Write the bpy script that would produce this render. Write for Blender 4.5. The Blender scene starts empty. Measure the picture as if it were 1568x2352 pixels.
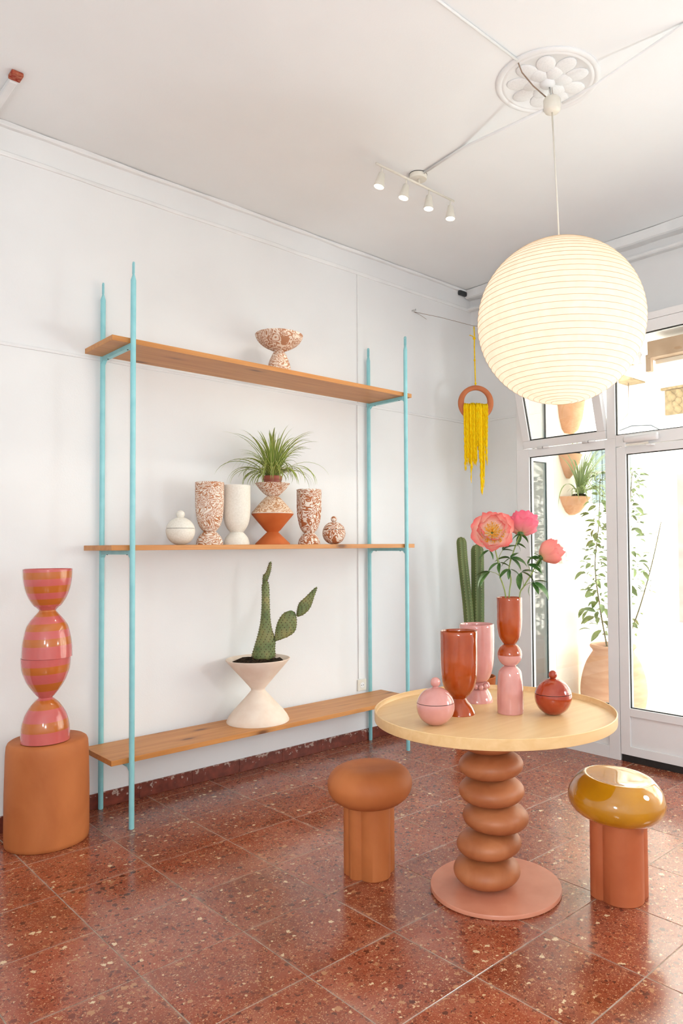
import bpy, bmesh, math, random
from mathutils import Vector, Matrix
random.seed(7)
SC = bpy.context.scene
COL = SC.collection
R = math.radians
PI = math.pi
# ------------------------------------------------------------------ camera
YAW, PITCH, ROLL, EYE = 0.801277, 0.029697, -0.0074, 1.4456
FOC, PX, PY = 1658.86, 923.12, 1205.25            # photograph is 1568 x 2352
fwd = Vector((math.cos(YAW)*math.cos(PITCH), math.sin(YAW)*math.cos(PITCH), math.sin(PITCH)))
rt = Vector((math.sin(YAW), -math.cos(YAW), 0))
up = rt.cross(fwd)
rt2 = rt*math.cos(ROLL) + up*math.sin(ROLL)
up2 = up*math.cos(ROLL) - rt*math.sin(ROLL)
cam = bpy.data.cameras.new('camera')
camo = bpy.data.objects.new('camera', cam)
COL.objects.link(camo)
camo.matrix_world = Matrix(((rt2.x, up2.x, -fwd.x, 0), (rt2.y, up2.y, -fwd.y, 0), (rt2.z, up2.z, -fwd.z, EYE), (0, 0, 0, 1)))
cam.sensor_fit = 'VERTICAL'
cam.sensor_height = 36.0
cam.sensor_width = 24.0
cam.lens = FOC/2352*36.0
cam.shift_x = -(PX-784)/2352
cam.shift_y = (PY-1176)/2352
cam.clip_start = 0.05
SC.camera = camo
# ------------------------------------------------------------------ world, lights, exposure
SC.view_settings.view_transform = 'Standard'
SC.view_settings.look = 'None'
SC.view_settings.gamma = 1
SC.view_settings.exposure = 0.08
SC.view_settings.use_curve_mapping = False
W = bpy.data.worlds.new('sky')
SC.world = W
W.use_nodes = True
bg = W.node_tree.nodes['Background']
bg.inputs[0].default_value = (0.86, 0.95, 1.0, 1)
bg.inputs[1].default_value = 6.5


def lamp(name, kind, loc, energy, color=(1, 1, 1), size=0.1, rot=None, size_y=None):
    l = bpy.data.lights.new(name, kind)
    l.energy = energy
    l.color = color
    if kind == 'AREA':
        l.shape = 'RECTANGLE'
        l.size = size
        l.size_y = size_y or size
    elif kind == 'SUN':
        l.angle = size
    else:
        l.shadow_soft_size = size
    o = bpy.data.objects.new(name, l)
    COL.objects.link(o)
    o.location = loc
    if rot is not None:
        o.rotation_euler = Vector(rot).to_track_quat('-Z', 'Y').to_euler()
    return o


lamp('sun', 'SUN', (0, 0, 20), 10.0, (1, 0.97, 0.92), R(0.6), (0.62, 0.25, -0.75))
flash_at = Vector((0, 0, EYE)) + rt2*0.05 - up2*0.015
lamp('camera_flash', 'POINT', flash_at, 100, (0.93, 0.98, 1.0), 0.012)
lamp('fill_light', 'POINT', (-1.3, -0.6, 2.0), 72, (0.84, 0.95, 1.0), 0.22)  # added soft fill behind the camera to brighten the room; no lantern hangs there
lamp('fill_light', 'POINT', (3.6, 0.1, 1.5), 66, (0.86, 0.96, 1.0), 0.22)  # second added fill, out of view to the right, lifts the corner walls

# ------------------------------------------------------------------ helpers


def tag(o, label=None, cat=None, group=None, kind=None):
    if label: o['label'] = label
    if cat: o['category'] = cat
    if group: o['group'] = group
    if kind: o['kind'] = kind
    return o


def link(name, mesh, mat=None, parent=None, loc=None):
    o = bpy.data.objects.new(name, mesh)
    COL.objects.link(o)
    if mat is not None and len(mesh.materials) == 0:
        mesh.materials.append(mat)
    if parent is not None: o.parent = parent
    if loc is not None: o.location = loc
    return o


def empty(name, loc, label=None, cat=None, group=None, rotz=0, kind=None):
    o = bpy.data.objects.new(name, None)
    COL.objects.link(o)
    o.empty_display_size = 0.05
    o.location = loc
    o.rotation_euler = (0, 0, rotz)
    return tag(o, label, cat, group, kind)


def finish(bm, name, smooth=False, angle=40):
    bmesh.ops.recalc_face_normals(bm, faces=bm.faces)
    me = bpy.data.meshes.new(name)
    bm.to_mesh(me)
    bm.free()
    if smooth:
        for p in me.polygons: p.use_smooth = True
        if angle < 180:
            try: me.set_sharp_from_angle(angle=R(angle))
            except Exception: pass
    return me


def pydata(name, v, f, smooth=False, uvs=None):
    me = bpy.data.meshes.new(name)
    me.from_pydata([tuple(p) for p in v], [], f)
    if uvs:
        l = me.uv_layers.new(name='UVMap')
        for lp in me.loops: l.data[lp.index].uv = uvs[lp.vertex_index]
    if smooth:
        for p in me.polygons: p.use_smooth = True
    me.update()
    return me


def bm_box(bm, x0, x1, y0, y1, z0, z1, bev=0.0):
    vs = [bm.verts.new((x, y, z)) for x in (x0, x1) for y in (y0, y1) for z in (z0, z1)]
    fs = []
    for q in ((0, 1, 3, 2), (4, 6, 7, 5), (0, 4, 5, 1), (2, 3, 7, 6), (0, 2, 6, 4), (1, 5, 7, 3)):
        fs.append(bm.faces.new([vs[i] for i in q]))
    if bev > 0:
        es = list({e for f in fs for e in f.edges})
        bmesh.ops.bevel(bm, geom=es, offset=bev, segments=2, affect='EDGES', profile=0.6)


def boxes(name, lst, mat, parent=None, bev=0.0, loc=None, smooth=False):
    bm = bmesh.new()
    for b in lst: bm_box(bm, *b, bev=bev)
    return link(name, finish(bm, name, smooth), mat, parent, loc)


def lathe_mesh(name, prof, seg=64, cap=True, smooth=True, angle=50, off=None):
    """prof: (r,z) list; r==0 closes to a pole."""
    v, f, rings = [], [], []
    for i, (r, z) in enumerate(prof):
        ox, oy = off[i] if off else (0, 0)
        if r <= 1e-6:
            rings.append([len(v)]); v.append((ox, oy, z))
        else:
            rings.append(list(range(len(v), len(v)+seg)))
            for k in range(seg):
                a = 2*PI*k/seg
                v.append((ox+r*math.cos(a), oy+r*math.sin(a), z))
    for a, b in zip(rings[:-1], rings[1:]):
        if len(a) == 1 and len(b) == 1: continue
        for k in range(seg):
            k2 = (k+1) % seg
            if len(a) == 1: f.append((a[0], b[k2], b[k]))
            elif len(b) == 1: f.append((a[k], a[k2], b[0]))
            else: f.append((a[k], a[k2], b[k2], b[k]))
    if cap:
        if len(rings[0]) > 1: f.append(tuple(reversed(rings[0])))
        if len(rings[-1]) > 1: f.append(tuple(rings[-1]))
    bm = bmesh.new()
    me = pydata(name, v, f)
    bm.from_mesh(me)
    bpy.data.meshes.remove(me)
    return finish(bm, name, smooth, angle)


def lathe(name, prof, mat, parent=None, loc=None, **k):
    return link(name, lathe_mesh(name, prof, **k), mat, parent, loc)


def spline(pts, n=6):
    """Catmull-Rom through 2-tuples."""
    out = []
    P = [pts[0]] + list(pts) + [pts[-1]]
    for i in range(1, len(P)-2):
        p0, p1, p2, p3 = P[i-1], P[i], P[i+1], P[i+2]
        for k in range(n):
            t = k/n
            out.append(tuple(0.5*((2*b) + (-a+c)*t + (2*a-5*b+4*c-d)*t*t + (-a+3*b-3*c+d)*t**3) for a, b, c, d in zip(p0, p1, p2, p3)))
    out.append(tuple(pts[-1]))
    return out


def tube_mesh(name, path, rad, seg=8, closed=False, smooth=True):
    path = [Vector(p) for p in path]
    n = len(path)
    rads = rad if isinstance(rad, (list, tuple)) else [rad]*n
    v, f = [], []
    prev = None
    for i, p in enumerate(path):
        if closed: t = (path[(i+1) % n]-path[i-1])
        else: t = (path[min(i+1, n-1)]-path[max(i-1, 0)])
        t.normalize()
        if prev is None:
            a = Vector((0, 0, 1)) if abs(t.z) < 0.9 else Vector((1, 0, 0))
            nrm = t.cross(a).normalized()
        else:
            nrm = (prev - t*prev.dot(t)).normalized()
        prev = nrm
        b = t.cross(nrm)
        for k in range(seg):
            a = 2*PI*k/seg
            v.append(p + (nrm*math.cos(a)+b*math.sin(a))*rads[i])
    m = n if closed else n-1
    for i in range(m):
        j = (i+1) % n
        for k in range(seg):
            k2 = (k+1) % seg
            f.append((i*seg+k, i*seg+k2, j*seg+k2, j*seg+k))
    if not closed:
        f.append(tuple(reversed(range(seg))))
        f.append(tuple(range((n-1)*seg, n*seg)))
    return pydata(name, v, f, smooth)


def tube(name, path, rad, mat, parent=None, seg=8, closed=False, loc=None):
    return link(name, tube_mesh(name, path, rad, seg, closed), mat, parent, loc)


def sphere_prof(r, zc, n=14, a0=-90, a1=90, flat=0.0):
    out = []
    for i in range(n+1):
        a = R(a0+(a1-a0)*i/n)
        rr = r*math.cos(a)
        out.append((0 if rr < 1e-5 else rr, zc+r*math.sin(a)))
    return out


def sphere(name, r, mat, parent=None, loc=None, seg=24, n=12):
    return lathe(name, sphere_prof(r, 0, n), mat, parent, loc, seg=seg, angle=180)


# ------------------------------------------------------------------ materials
def mat(name):
    m = bpy.data.materials.new(name)
    m.use_nodes = True
    return m, m.node_tree.nodes, m.node_tree.links, m.node_tree.nodes['Principled BSDF']


def ramp(N, stops, interp='LINEAR'):
    r = N.new('ShaderNodeValToRGB')
    r.color_ramp.interpolation = interp
    e = r.color_ramp.elements
    while len(e) < len(stops): e.new(0.5)
    for i, (p, c) in enumerate(stops):
        e[i].position = p
        e[i].color = (*c, 1)
    return r


def srgb(r, g, b):
    f = lambda c: ((c/255+0.055)/1.055)**2.4 if c > 10 else c/255/12.92
    return (f(r), f(g), f(b))


def noise_mat(name, c1, c2, scale=8, rough=0.6, bump=0.1, bscale=120, spec=0.5, coat=0.0, metal=0.0, dist=0.0, stretch=(1, 1, 1), bdist=0.002, detail=5, lo=0.35, hi=0.65, rand=False):
    m, N, L, P = mat(name)
    tc = N.new('ShaderNodeTexCoord')
    mp = N.new('ShaderNodeMapping')
    mp.inputs['Scale'].default_value = stretch
    L.new(tc.outputs['Object'], mp.inputs['Vector'])
    src = mp.outputs['Vector']
    if rand:
        oi = N.new('ShaderNodeObjectInfo')
        ad = N.new('ShaderNodeVectorMath'); ad.operation = 'ADD'
        ml = N.new('ShaderNodeMath'); ml.operation = 'MULTIPLY'; ml.inputs[1].default_value = 57.0
        L.new(oi.outputs['Random'], ml.inputs[0]); L.new(src, ad.inputs[0]); L.new(ml.outputs[0], ad.inputs[1])
        src = ad.outputs[0]
    n = N.new('ShaderNodeTexNoise')
    n.inputs['Scale'].default_value = scale
    n.inputs['Detail'].default_value = detail
    n.inputs['Distortion'].default_value = dist
    L.new(src, n.inputs['Vector'])
    r = ramp(N, [(lo, c1), (hi, c2)])
    L.new(n.outputs['Fac'], r.inputs[0])
    L.new(r.outputs[0], P.inputs['Base Color'])
    P.inputs['Roughness'].default_value = rough
    P.inputs['Specular IOR Level'].default_value = spec
    P.inputs['Metallic'].default_value = metal
    P.inputs['Coat Weight'].default_value = coat
    P.inputs['Coat Roughness'].default_value = 0.04
    if bump > 0:
        n2 = N.new('ShaderNodeTexNoise')
        n2.inputs['Scale'].default_value = bscale
        n2.inputs['Detail'].default_value = 4
        L.new(src, n2.inputs['Vector'])
        b = N.new('ShaderNodeBump')
        b.inputs['Strength'].default_value = bump
        b.inputs['Distance'].default_value = bdist
        L.new(n2.outputs['Fac'], b.inputs['Height'])
        L.new(b.outputs[0], P.inputs['Normal'])
    return m


M = {}
M['wall'] = noise_mat('white plaster', (0.82, 0.82, 0.82), (0.865, 0.865, 0.865), 1.3, 0.75, 0.25, 160, 0.25, bdist=0.0015)
M['ceil'] = noise_mat('ceiling plaster', (0.86, 0.87, 0.87), (0.90, 0.91, 0.91), 1.1, 0.85, 0.2, 120, 0.2, bdist=0.0015)
M['trim'] = noise_mat('white trim paint', (0.82, 0.82, 0.815), (0.88, 0.88, 0.875), 6, 0.5, 0.15, 60, 0.4)
M['frame'] = noise_mat('white lacquered aluminium', (0.79, 0.775, 0.765), (0.83, 0.815, 0.805), 4, 0.32, 0.02, 200, 0.5)
M['gasket'] = noise_mat('black rubber', (0.012, 0.011, 0.01), (0.02, 0.018, 0.016), 30, 0.55, 0.05, 200)
M['cyan'] = noise_mat('pale turquoise paint', srgb(140, 205, 212), srgb(152, 214, 220), 14, 0.38, 0.05, 300, 0.5)
M['terra'] = noise_mat('matte terracotta', srgb(174, 98, 50), srgb(196, 118, 66), 5, 0.62, 0.12, 260, 0.35, dist=0.6, stretch=(1, 1, 0.6), bdist=0.001, lo=0.3, hi=0.7)
M['terra2'] = noise_mat('fired terracotta pedestal', srgb(164, 94, 54), srgb(190, 120, 76), 7, 0.5, 0.1, 260, 0.45, dist=0.8, bdist=0.001, lo=0.3, hi=0.7)
M['terra3'] = noise_mat('dark terracotta', srgb(176, 92, 54), srgb(188, 104, 64), 6, 0.5, 0.08, 260, 0.4, bdist=0.001)
M['rose_metal'] = noise_mat('dusty pink powder coat', srgb(204, 132, 104), srgb(212, 142, 114), 10, 0.36, 0.06, 500, 0.5, bdist=0.0005)
M['rust_glaze'] = noise_mat('rust orange glaze', srgb(150, 56, 8), srgb(178, 76, 18), 9, 0.12, 0.03, 30, 0.5, coat=0.6, lo=0.3, hi=0.75)
M['brown_glaze'] = noise_mat('red brown glaze', srgb(150, 46, 14), srgb(168, 60, 22), 12, 0.1, 0.02, 30, 0.5, coat=0.7)
M['pink_glaze'] = noise_mat('dusty pink glaze', srgb(204, 140, 132), srgb(216, 154, 146), 10, 0.12, 0.03, 30, 0.5, coat=0.6)
M['ochre_glaze'] = noise_mat('ochre yellow glaze', srgb(176, 116, 6), srgb(198, 136, 20), 6, 0.08, 0.03, 20, 0.5, coat=0.8, lo=0.3, hi=0.7)
M['white_clay'] = noise_mat('speckled off white clay', srgb(226, 220, 208), srgb(236, 231, 221), 110, 0.7, 0.15, 400, 0.25, bdist=0.0008)
M['cream_clay'] = noise_mat('cream clay', srgb(236, 216, 198), srgb(242, 226, 210), 14, 0.75, 0.12, 400, 0.2, bdist=0.0008)
M['orange_clay'] = noise_mat('orange clay', srgb(190, 96, 46), srgb(202, 108, 56), 8, 0.6, 0.1, 300, 0.3, bdist=0.0008)
M['soil'] = noise_mat('potting soil', (0.012, 0.008, 0.005), (0.06, 0.038, 0.022), 60, 0.95, 1.0, 90, 0.1, bdist=0.01)
M['plastic_pot'] = noise_mat('brown plastic pot', srgb(150, 66, 44), srgb(162, 76, 52), 20, 0.45, 0.03, 100)
M['lid_dark'] = noise_mat('dark joint', (0.03, 0.02, 0.015), (0.05, 0.035, 0.03), 30, 0.8, 0)
M['stem'] = noise_mat('green stem', srgb(120, 140, 60), srgb(150, 160, 84), 30, 0.5, 0.05, 100)
M['peony_leaf'] = noise_mat('peony leaf green', srgb(44, 84, 34), srgb(84, 122, 56), 30, 0.42, 0.1, 120)
M['shrub_leaf'] = noise_mat('shrub leaf green', srgb(104, 122, 66), srgb(150, 162, 96), 6, 0.5, 0.1, 120, rand=True)
M['bark'] = noise_mat('brown bark', srgb(104, 96, 66), srgb(136, 124, 86), 30, 0.8, 0.3, 80)
M['spine'] = noise_mat('cactus spine', srgb(66, 44, 26), srgb(110, 80, 50), 30, 0.7, 0)
M['stamen'] = noise_mat('yellow stamen', srgb(240, 160, 16), srgb(250, 196, 50), 60, 0.7, 0)
M['yarn'] = noise_mat('yellow yarn', srgb(246, 190, 0), srgb(254, 222, 30), 40, 0.85, 0.6, 500, 0.1, rand=True)
M['ring_clay'] = noise_mat('unglazed ring clay', srgb(190, 110, 70), srgb(202, 122, 80), 10, 0.7, 0.1, 300, 0.3)
M['jar_clay'] = noise_mat('pale clay jar', srgb(200, 150, 120), srgb(214, 168, 138), 5, 0.85, 0.3, 60, 0.2, stretch=(1, 1, 5))
M['wallpot'] = noise_mat('wall pot clay', srgb(206, 152, 116), srgb(216, 164, 128), 12, 0.85, 0.2, 90, 0.2)
M['render'] = noise_mat('cream outside render', srgb(228, 214, 196), srgb(238, 228, 214), 3, 0.9, 0.3, 60, 0.2)
M['facade'] = noise_mat('pale facade render', srgb(232, 224, 208), srgb(240, 234, 224), 0.8, 0.9, 0.3, 30, 0.2)
M['pavement'] = noise_mat('pale pavement', srgb(206, 200, 190), srgb(222, 216, 208), 2, 0.85, 0.3, 40, 0.3)
M['grout'] = noise_mat('cement grout', srgb(140, 118, 102), srgb(178, 158, 140), 12, 0.7, 0.3, 150, 0.3)
M['blind'] = noise_mat('pale grey blind', srgb(196, 204, 198), srgb(212, 218, 212), 3, 0.85, 0.1, 60, 0.2, stretch=(1, 1, 12))
M['steel'] = noise_mat('brushed steel', (0.5, 0.5, 0.48), (0.6, 0.6, 0.58), 30, 0.35, 0, metal=1.0)
M['wire'] = noise_mat('thin brown wire', srgb(130, 106, 88), srgb(150, 126, 106), 30, 0.5, 0)
M['red_brick'] = noise_mat('broken brick', srgb(150, 40, 24), srgb(190, 120, 90), 60, 0.9, 0.8, 100)
M['dark'] = noise_mat('dark plastic', (0.02, 0.022, 0.024), (0.04, 0.042, 0.045), 30, 0.5, 0)
M['curtain'] = noise_mat('grey curtain', srgb(78, 88, 88), srgb(110, 120, 118), 4, 0.9, 0.0, stretch=(1, 20, 0.3))
M['door_dark'] = noise_mat('grey painted doorway', srgb(100, 92, 84), srgb(116, 106, 98), 4, 0.8, 0.1)
M['ornament'] = noise_mat('ochre stone relief', srgb(112, 92, 62), srgb(140, 118, 84), 12, 0.9, 0.6, 20)
M['shutter'] = noise_mat('tan shutter box', srgb(176, 146, 118), srgb(196, 168, 142), 6, 0.8, 0.2, 30)
M['switch'] = noise_mat('ivory plastic', srgb(226, 220, 206), srgb(232, 226, 214), 20, 0.4, 0)


def marble(name, c1, c2, scale, dist, w=0.5, seed=0.0, sq=1.0):
    m, N, L, P = mat(name)
    tc = N.new('ShaderNodeTexCoord')
    mp = N.new('ShaderNodeMapping')
    mp.inputs['Location'].default_value = (seed, seed*1.7, seed*0.6)
    mp.inputs['Scale'].default_value = (1, 1, sq)
    L.new(tc.outputs['Object'], mp.inputs['Vector'])
    n = N.new('ShaderNodeTexNoise')
    n.inputs['Scale'].default_value = scale
    n.inputs['Detail'].default_value = 2.5
    n.inputs['Distortion'].default_value = dist
    L.new(mp.outputs[0], n.inputs['Vector'])
    s = N.new('ShaderNodeMath'); s.operation = 'MULTIPLY'; s.inputs[1].default_value = 58
    L.new(n.outputs['Fac'], s.inputs[0])
    q = N.new('ShaderNodeMath'); q.operation = 'SINE'
    L.new(s.outputs[0], q.inputs[0])
    k = N.new('ShaderNodeMath'); k.operation = 'MULTIPLY_ADD'; k.inputs[1].default_value = 0.5; k.inputs[2].default_value = 0.5
    L.new(q.outputs[0], k.inputs[0])
    mid = tuple((a+b)/2 for a, b in zip(c1, c2))
    r = ramp(N, [(max(0, w-0.16), c1), (w, mid), (min(1, w+0.12), c2)])
    L.new(k.outputs[0], r.inputs[0])
    L.new(r.outputs[0], P.inputs['Base Color'])
    P.inputs['Roughness'].default_value = 0.65
    P.inputs['Specular IOR Level'].default_value = 0.3
    return m


CLAY, IVORY = srgb(182, 122, 84), srgb(238, 228, 216)
M['marble1'] = marble('marbled clay fine', CLAY, IVORY, 7, 3.0, 0.54, 1.0, 1.6)
M['marble2'] = marble('marbled clay bold', srgb(176, 108, 68), IVORY, 6.5, 2.8, 0.58, 5.0, 1.0)
M['marble3'] = marble('marbled clay light', srgb(194, 144, 106), srgb(232, 212, 190), 7, 2.4, 0.45, 9.0, 1.8)
M['marble4'] = marble('marbled clay bowl', srgb(186, 134, 102), srgb(236, 220, 204), 6.5, 2.4, 0.5, 3.0, 1.8)


def wood(name, c1, c2, c3, axis='X', knots=True, rough=0.45, seed=0):
    m, N, L, P = mat(name)
    tc = N.new('ShaderNodeTexCoord')
    oi = N.new('ShaderNodeObjectInfo')
    ml = N.new('ShaderNodeMath'); ml.operation = 'MULTIPLY'; ml.inputs[1].default_value = 31.0
    L.new(oi.outputs['Random'], ml.inputs[0])
    ad = N.new('ShaderNodeVectorMath'); ad.operation = 'ADD'
    L.new(tc.outputs['Object'], ad.inputs[0]); L.new(ml.outputs[0], ad.inputs[1])
    mp = N.new('ShaderNodeMapping')
    mp.inputs['Scale'].default_value = (0.9, 14, 14) if axis == 'X' else (10, 0.9, 10)
    L.new(ad.outputs[0], mp.inputs['Vector'])
    n = N.new('ShaderNodeTexNoise')
    n.inputs['Scale'].default_value = 2.2
    n.inputs['Detail'].default_value = 6
    n.inputs['Distortion'].default_value = 0.5
    L.new(mp.outputs[0], n.inputs['Vector'])
    r = ramp(N, [(0.3, c1), (0.7, c2)])
    L.new(n.outputs['Fac'], r.inputs[0])
    out = r.outputs[0]
    if knots:
        mk = N.new('ShaderNodeMapping')
        mk.inputs['Scale'].default_value = (1.5, 4.5, 4.5)
        L.new(ad.outputs[0], mk.inputs['Vector'])
        vo = N.new('ShaderNodeTexVoronoi')
        vo.inputs['Scale'].default_value = 1.6
        L.new(mk.outputs[0], vo.inputs['Vector'])
        kr = ramp(N, [(0.05, (1, 1, 1)), (0.13, (0.25, 0.25, 0.25)), (0.24, (0, 0, 0))])
        L.new(vo.outputs['Distance'], kr.inputs[0])
        mx = N.new('ShaderNodeMixRGB')
        mx.inputs[2].default_value = (*c3, 1)
        L.new(kr.outputs[0], mx.inputs[0]); L.new(out, mx.inputs[1])
        out = mx.outputs[0]
    L.new(out, P.inputs['Base Color'])
    P.inputs['Roughness'].default_value = rough
    b = N.new('ShaderNodeBump')
    b.inputs['Strength'].default_value = 0.08
    b.inputs['Distance'].default_value = 0.001
    L.new(n.outputs['Fac'], b.inputs['Height']); L.new(b.outputs[0], P.inputs['Normal'])
    return m


M['board'] = wood('honey oak board', srgb(186, 122, 62), srgb(206, 144, 82), srgb(112, 66, 30))
M['ply'] = wood('pale birch veneer', srgb(224, 184, 128), srgb(234, 198, 146), (0, 0, 0), knots=False, rough=0.4)


def terrazzo():
    m, N, L, P = mat('red terrazzo')
    tc = N.new('ShaderNodeTexCoord')
    oi = N.new('ShaderNodeObjectInfo')
    ml = N.new('ShaderNodeMath'); ml.operation = 'MULTIPLY'; ml.inputs[1].default_value = 83.0
    L.new(oi.outputs['Random'], ml.inputs[0])
    ad = N.new('ShaderNodeVectorMath'); ad.operation = 'ADD'
    L.new(tc.outputs['Object'], ad.inputs[0]); L.new(ml.outputs[0], ad.inputs[1])
    wob = N.new('ShaderNodeTexNoise'); wob.inputs['Scale'].default_value = 90
    L.new(ad.outputs[0], wob.inputs['Vector'])
    wm = N.new('ShaderNodeMixRGB'); wm.blend_type = 'LINEAR_LIGHT'; wm.inputs[0].default_value = 0.012
    L.new(ad.outputs[0], wm.inputs[1]); L.new(wob.outputs['Color'], wm.inputs[2])
    vec = wm.outputs[0]
    big = N.new('ShaderNodeTexNoise'); big.inputs['Scale'].default_value = 5; big.inputs['Detail'].default_value = 8
    L.new(vec, big.inputs['Vector'])
    base = ramp(N, [(0.3, srgb(130, 60, 38)), (0.55, srgb(147, 72, 48)), (0.75, srgb(160, 90, 66))])
    L.new(big.outputs['Fac'], base.inputs[0])
    # every slab has its own shade
    tint = N.new('ShaderNodeMixRGB'); tint.blend_type = 'MULTIPLY'; tint.inputs[0].default_value = 1
    tr = ramp(N, [(0.0, (0.86, 0.84, 0.84)), (1.0, (1.12, 1.1, 1.08))])
    L.new(oi.outputs['Random'], tr.inputs[0])
    L.new(base.outputs[0], tint.inputs[1]); L.new(tr.outputs[0], tint.inputs[2])
    cur = tint.outputs[0]
    for scale, dens, size, stops, seed in (
            (240, 0.60, 0.46, [(0, srgb(196, 140, 96)), (0.4, srgb(120, 46, 24)), (0.7, srgb(214, 170, 126)), (0.9, srgb(90, 44, 28))], 3.1),
            (88, 0.50, 0.46, [(0, srgb(104, 44, 28)), (0.4, srgb(172, 104, 68)), (0.65, srgb(88, 42, 30)), (0.88, srgb(206, 168, 126))], 11.7),
            (38, 0.34, 0.38, [(0, srgb(92, 40, 26)), (0.42, srgb(178, 122, 84)), (0.62, srgb(112, 50, 32)), (0.86, srgb(218, 188, 148))], 23.3)):
        of = N.new('ShaderNodeVectorMath'); of.operation = 'ADD'; of.inputs[1].default_value = (seed, seed*2, 0)
        L.new(vec, of.inputs[0])
        vo = N.new('ShaderNodeTexVoronoi'); vo.inputs['Scale'].default_value = scale
        L.new(of.outputs[0], vo.inputs['Vector'])
        sep = N.new('ShaderNodeSeparateColor')
        L.new(vo.outputs['Color'], sep.inputs[0])
        lt = N.new('ShaderNodeMath'); lt.operation = 'LESS_THAN'; lt.inputs[1].default_value = dens
        L.new(sep.outputs[0], lt.inputs[0])
        sz = N.new('ShaderNodeMath'); sz.operation = 'MULTIPLY'; sz.inputs[1].default_value = size
        L.new(sep.outputs[1], sz.inputs[0])
        sa = N.new('ShaderNodeMath'); sa.operation = 'ADD'; sa.inputs[1].default_value = 0.1
        L.new(sz.outputs[0], sa.inputs[0])
        dl = N.new('ShaderNodeMath'); dl.operation = 'LESS_THAN'
        L.new(vo.outputs['Distance'], dl.inputs[0]); L.new(sa.outputs[0], dl.inputs[1])
        mk = N.new('ShaderNodeMath'); mk.operation = 'MULTIPLY'
        L.new(lt.outputs[0], mk.inputs[0]); L.new(dl.outputs[0], mk.inputs[1])
        cr = ramp(N, stops, 'CONSTANT')
        L.new(sep.outputs[2], cr.inputs[0])
        mx = N.new('ShaderNodeMixRGB')
        L.new(mk.outputs[0], mx.inputs[0]); L.new(cur, mx.inputs[1]); L.new(cr.outputs[0], mx.inputs[2])
        cur = mx.outputs[0]
    # pale dust and old cement worked into the slab edges
    spx = N.new('ShaderNodeSeparateXYZ'); L.new(tc.outputs['Object'], spx.inputs[0])
    edge = []
    for ax_ in ('X', 'Y'):
        ab = N.new('ShaderNodeMath'); ab.operation = 'ABSOLUTE'; L.new(spx.outputs[ax_], ab.inputs[0]); edge.append(ab)
    mxn = N.new('ShaderNodeMath'); mxn.operation = 'MAXIMUM'
    L.new(edge[0].outputs[0], mxn.inputs[0]); L.new(edge[1].outputs[0], mxn.inputs[1])
    em = N.new('ShaderNodeMapRange'); em.inputs['From Min'].default_value = 0.184; em.inputs['From Max'].default_value = 0.199
    em.inputs['To Min'].default_value = 0.0; em.inputs['To Max'].default_value = 0.34
    L.new(mxn.outputs[0], em.inputs['Value'])
    dn = N.new('ShaderNodeTexNoise'); dn.inputs['Scale'].default_value = 9; dn.inputs['Detail'].default_value = 8
    L.new(ad.outputs[0], dn.inputs['Vector'])
    dr = ramp(N, [(0.42, (0, 0, 0)), (0.68, (1, 1, 1))]); L.new(dn.outputs['Fac'], dr.inputs[0])
    ea = N.new('ShaderNodeMath'); ea.operation = 'ADD'; ea.inputs[1].default_value = 0.06; L.new(em.outputs[0], ea.inputs[0])
    dm = N.new('ShaderNodeMath'); dm.operation = 'MULTIPLY'; L.new(ea.outputs[0], dm.inputs[0]); L.new(dr.outputs[0], dm.inputs[1])
    dx = N.new('ShaderNodeMixRGB'); dx.inputs[2].default_value = (*srgb(196, 164, 140), 1)
    L.new(dm.outputs[0], dx.inputs[0]); L.new(cur, dx.inputs[1]); cur = dx.outputs[0]
    L.new(cur, P.inputs['Base Color'])
    sm = N.new('ShaderNodeTexNoise'); sm.inputs['Scale'].default_value = 3.5; sm.inputs['Detail'].default_value = 6
    L.new(ad.outputs[0], sm.inputs['Vector'])
    rr = N.new('ShaderNodeMapRange')
    rr.inputs['From Min'].default_value = 0.3; rr.inputs['From Max'].default_value = 0.7
    rr.inputs['To Min'].default_value = 0.13; rr.inputs['To Max'].default_value = 0.27
    L.new(sm.outputs['Fac'], rr.inputs['Value']); L.new(rr.outputs[0], P.inputs['Roughness'])
    P.inputs['Specular IOR Level'].default_value = 0.8
    b = N.new('ShaderNodeBump'); b.inputs['Strength'].default_value = 0.06; b.inputs['Distance'].default_value = 0.002
    L.new(big.outputs['Fac'], b.inputs['Height']); L.new(b.outputs[0], P.inputs['Normal'])
    return m


M['tile'] = terrazzo()


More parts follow.
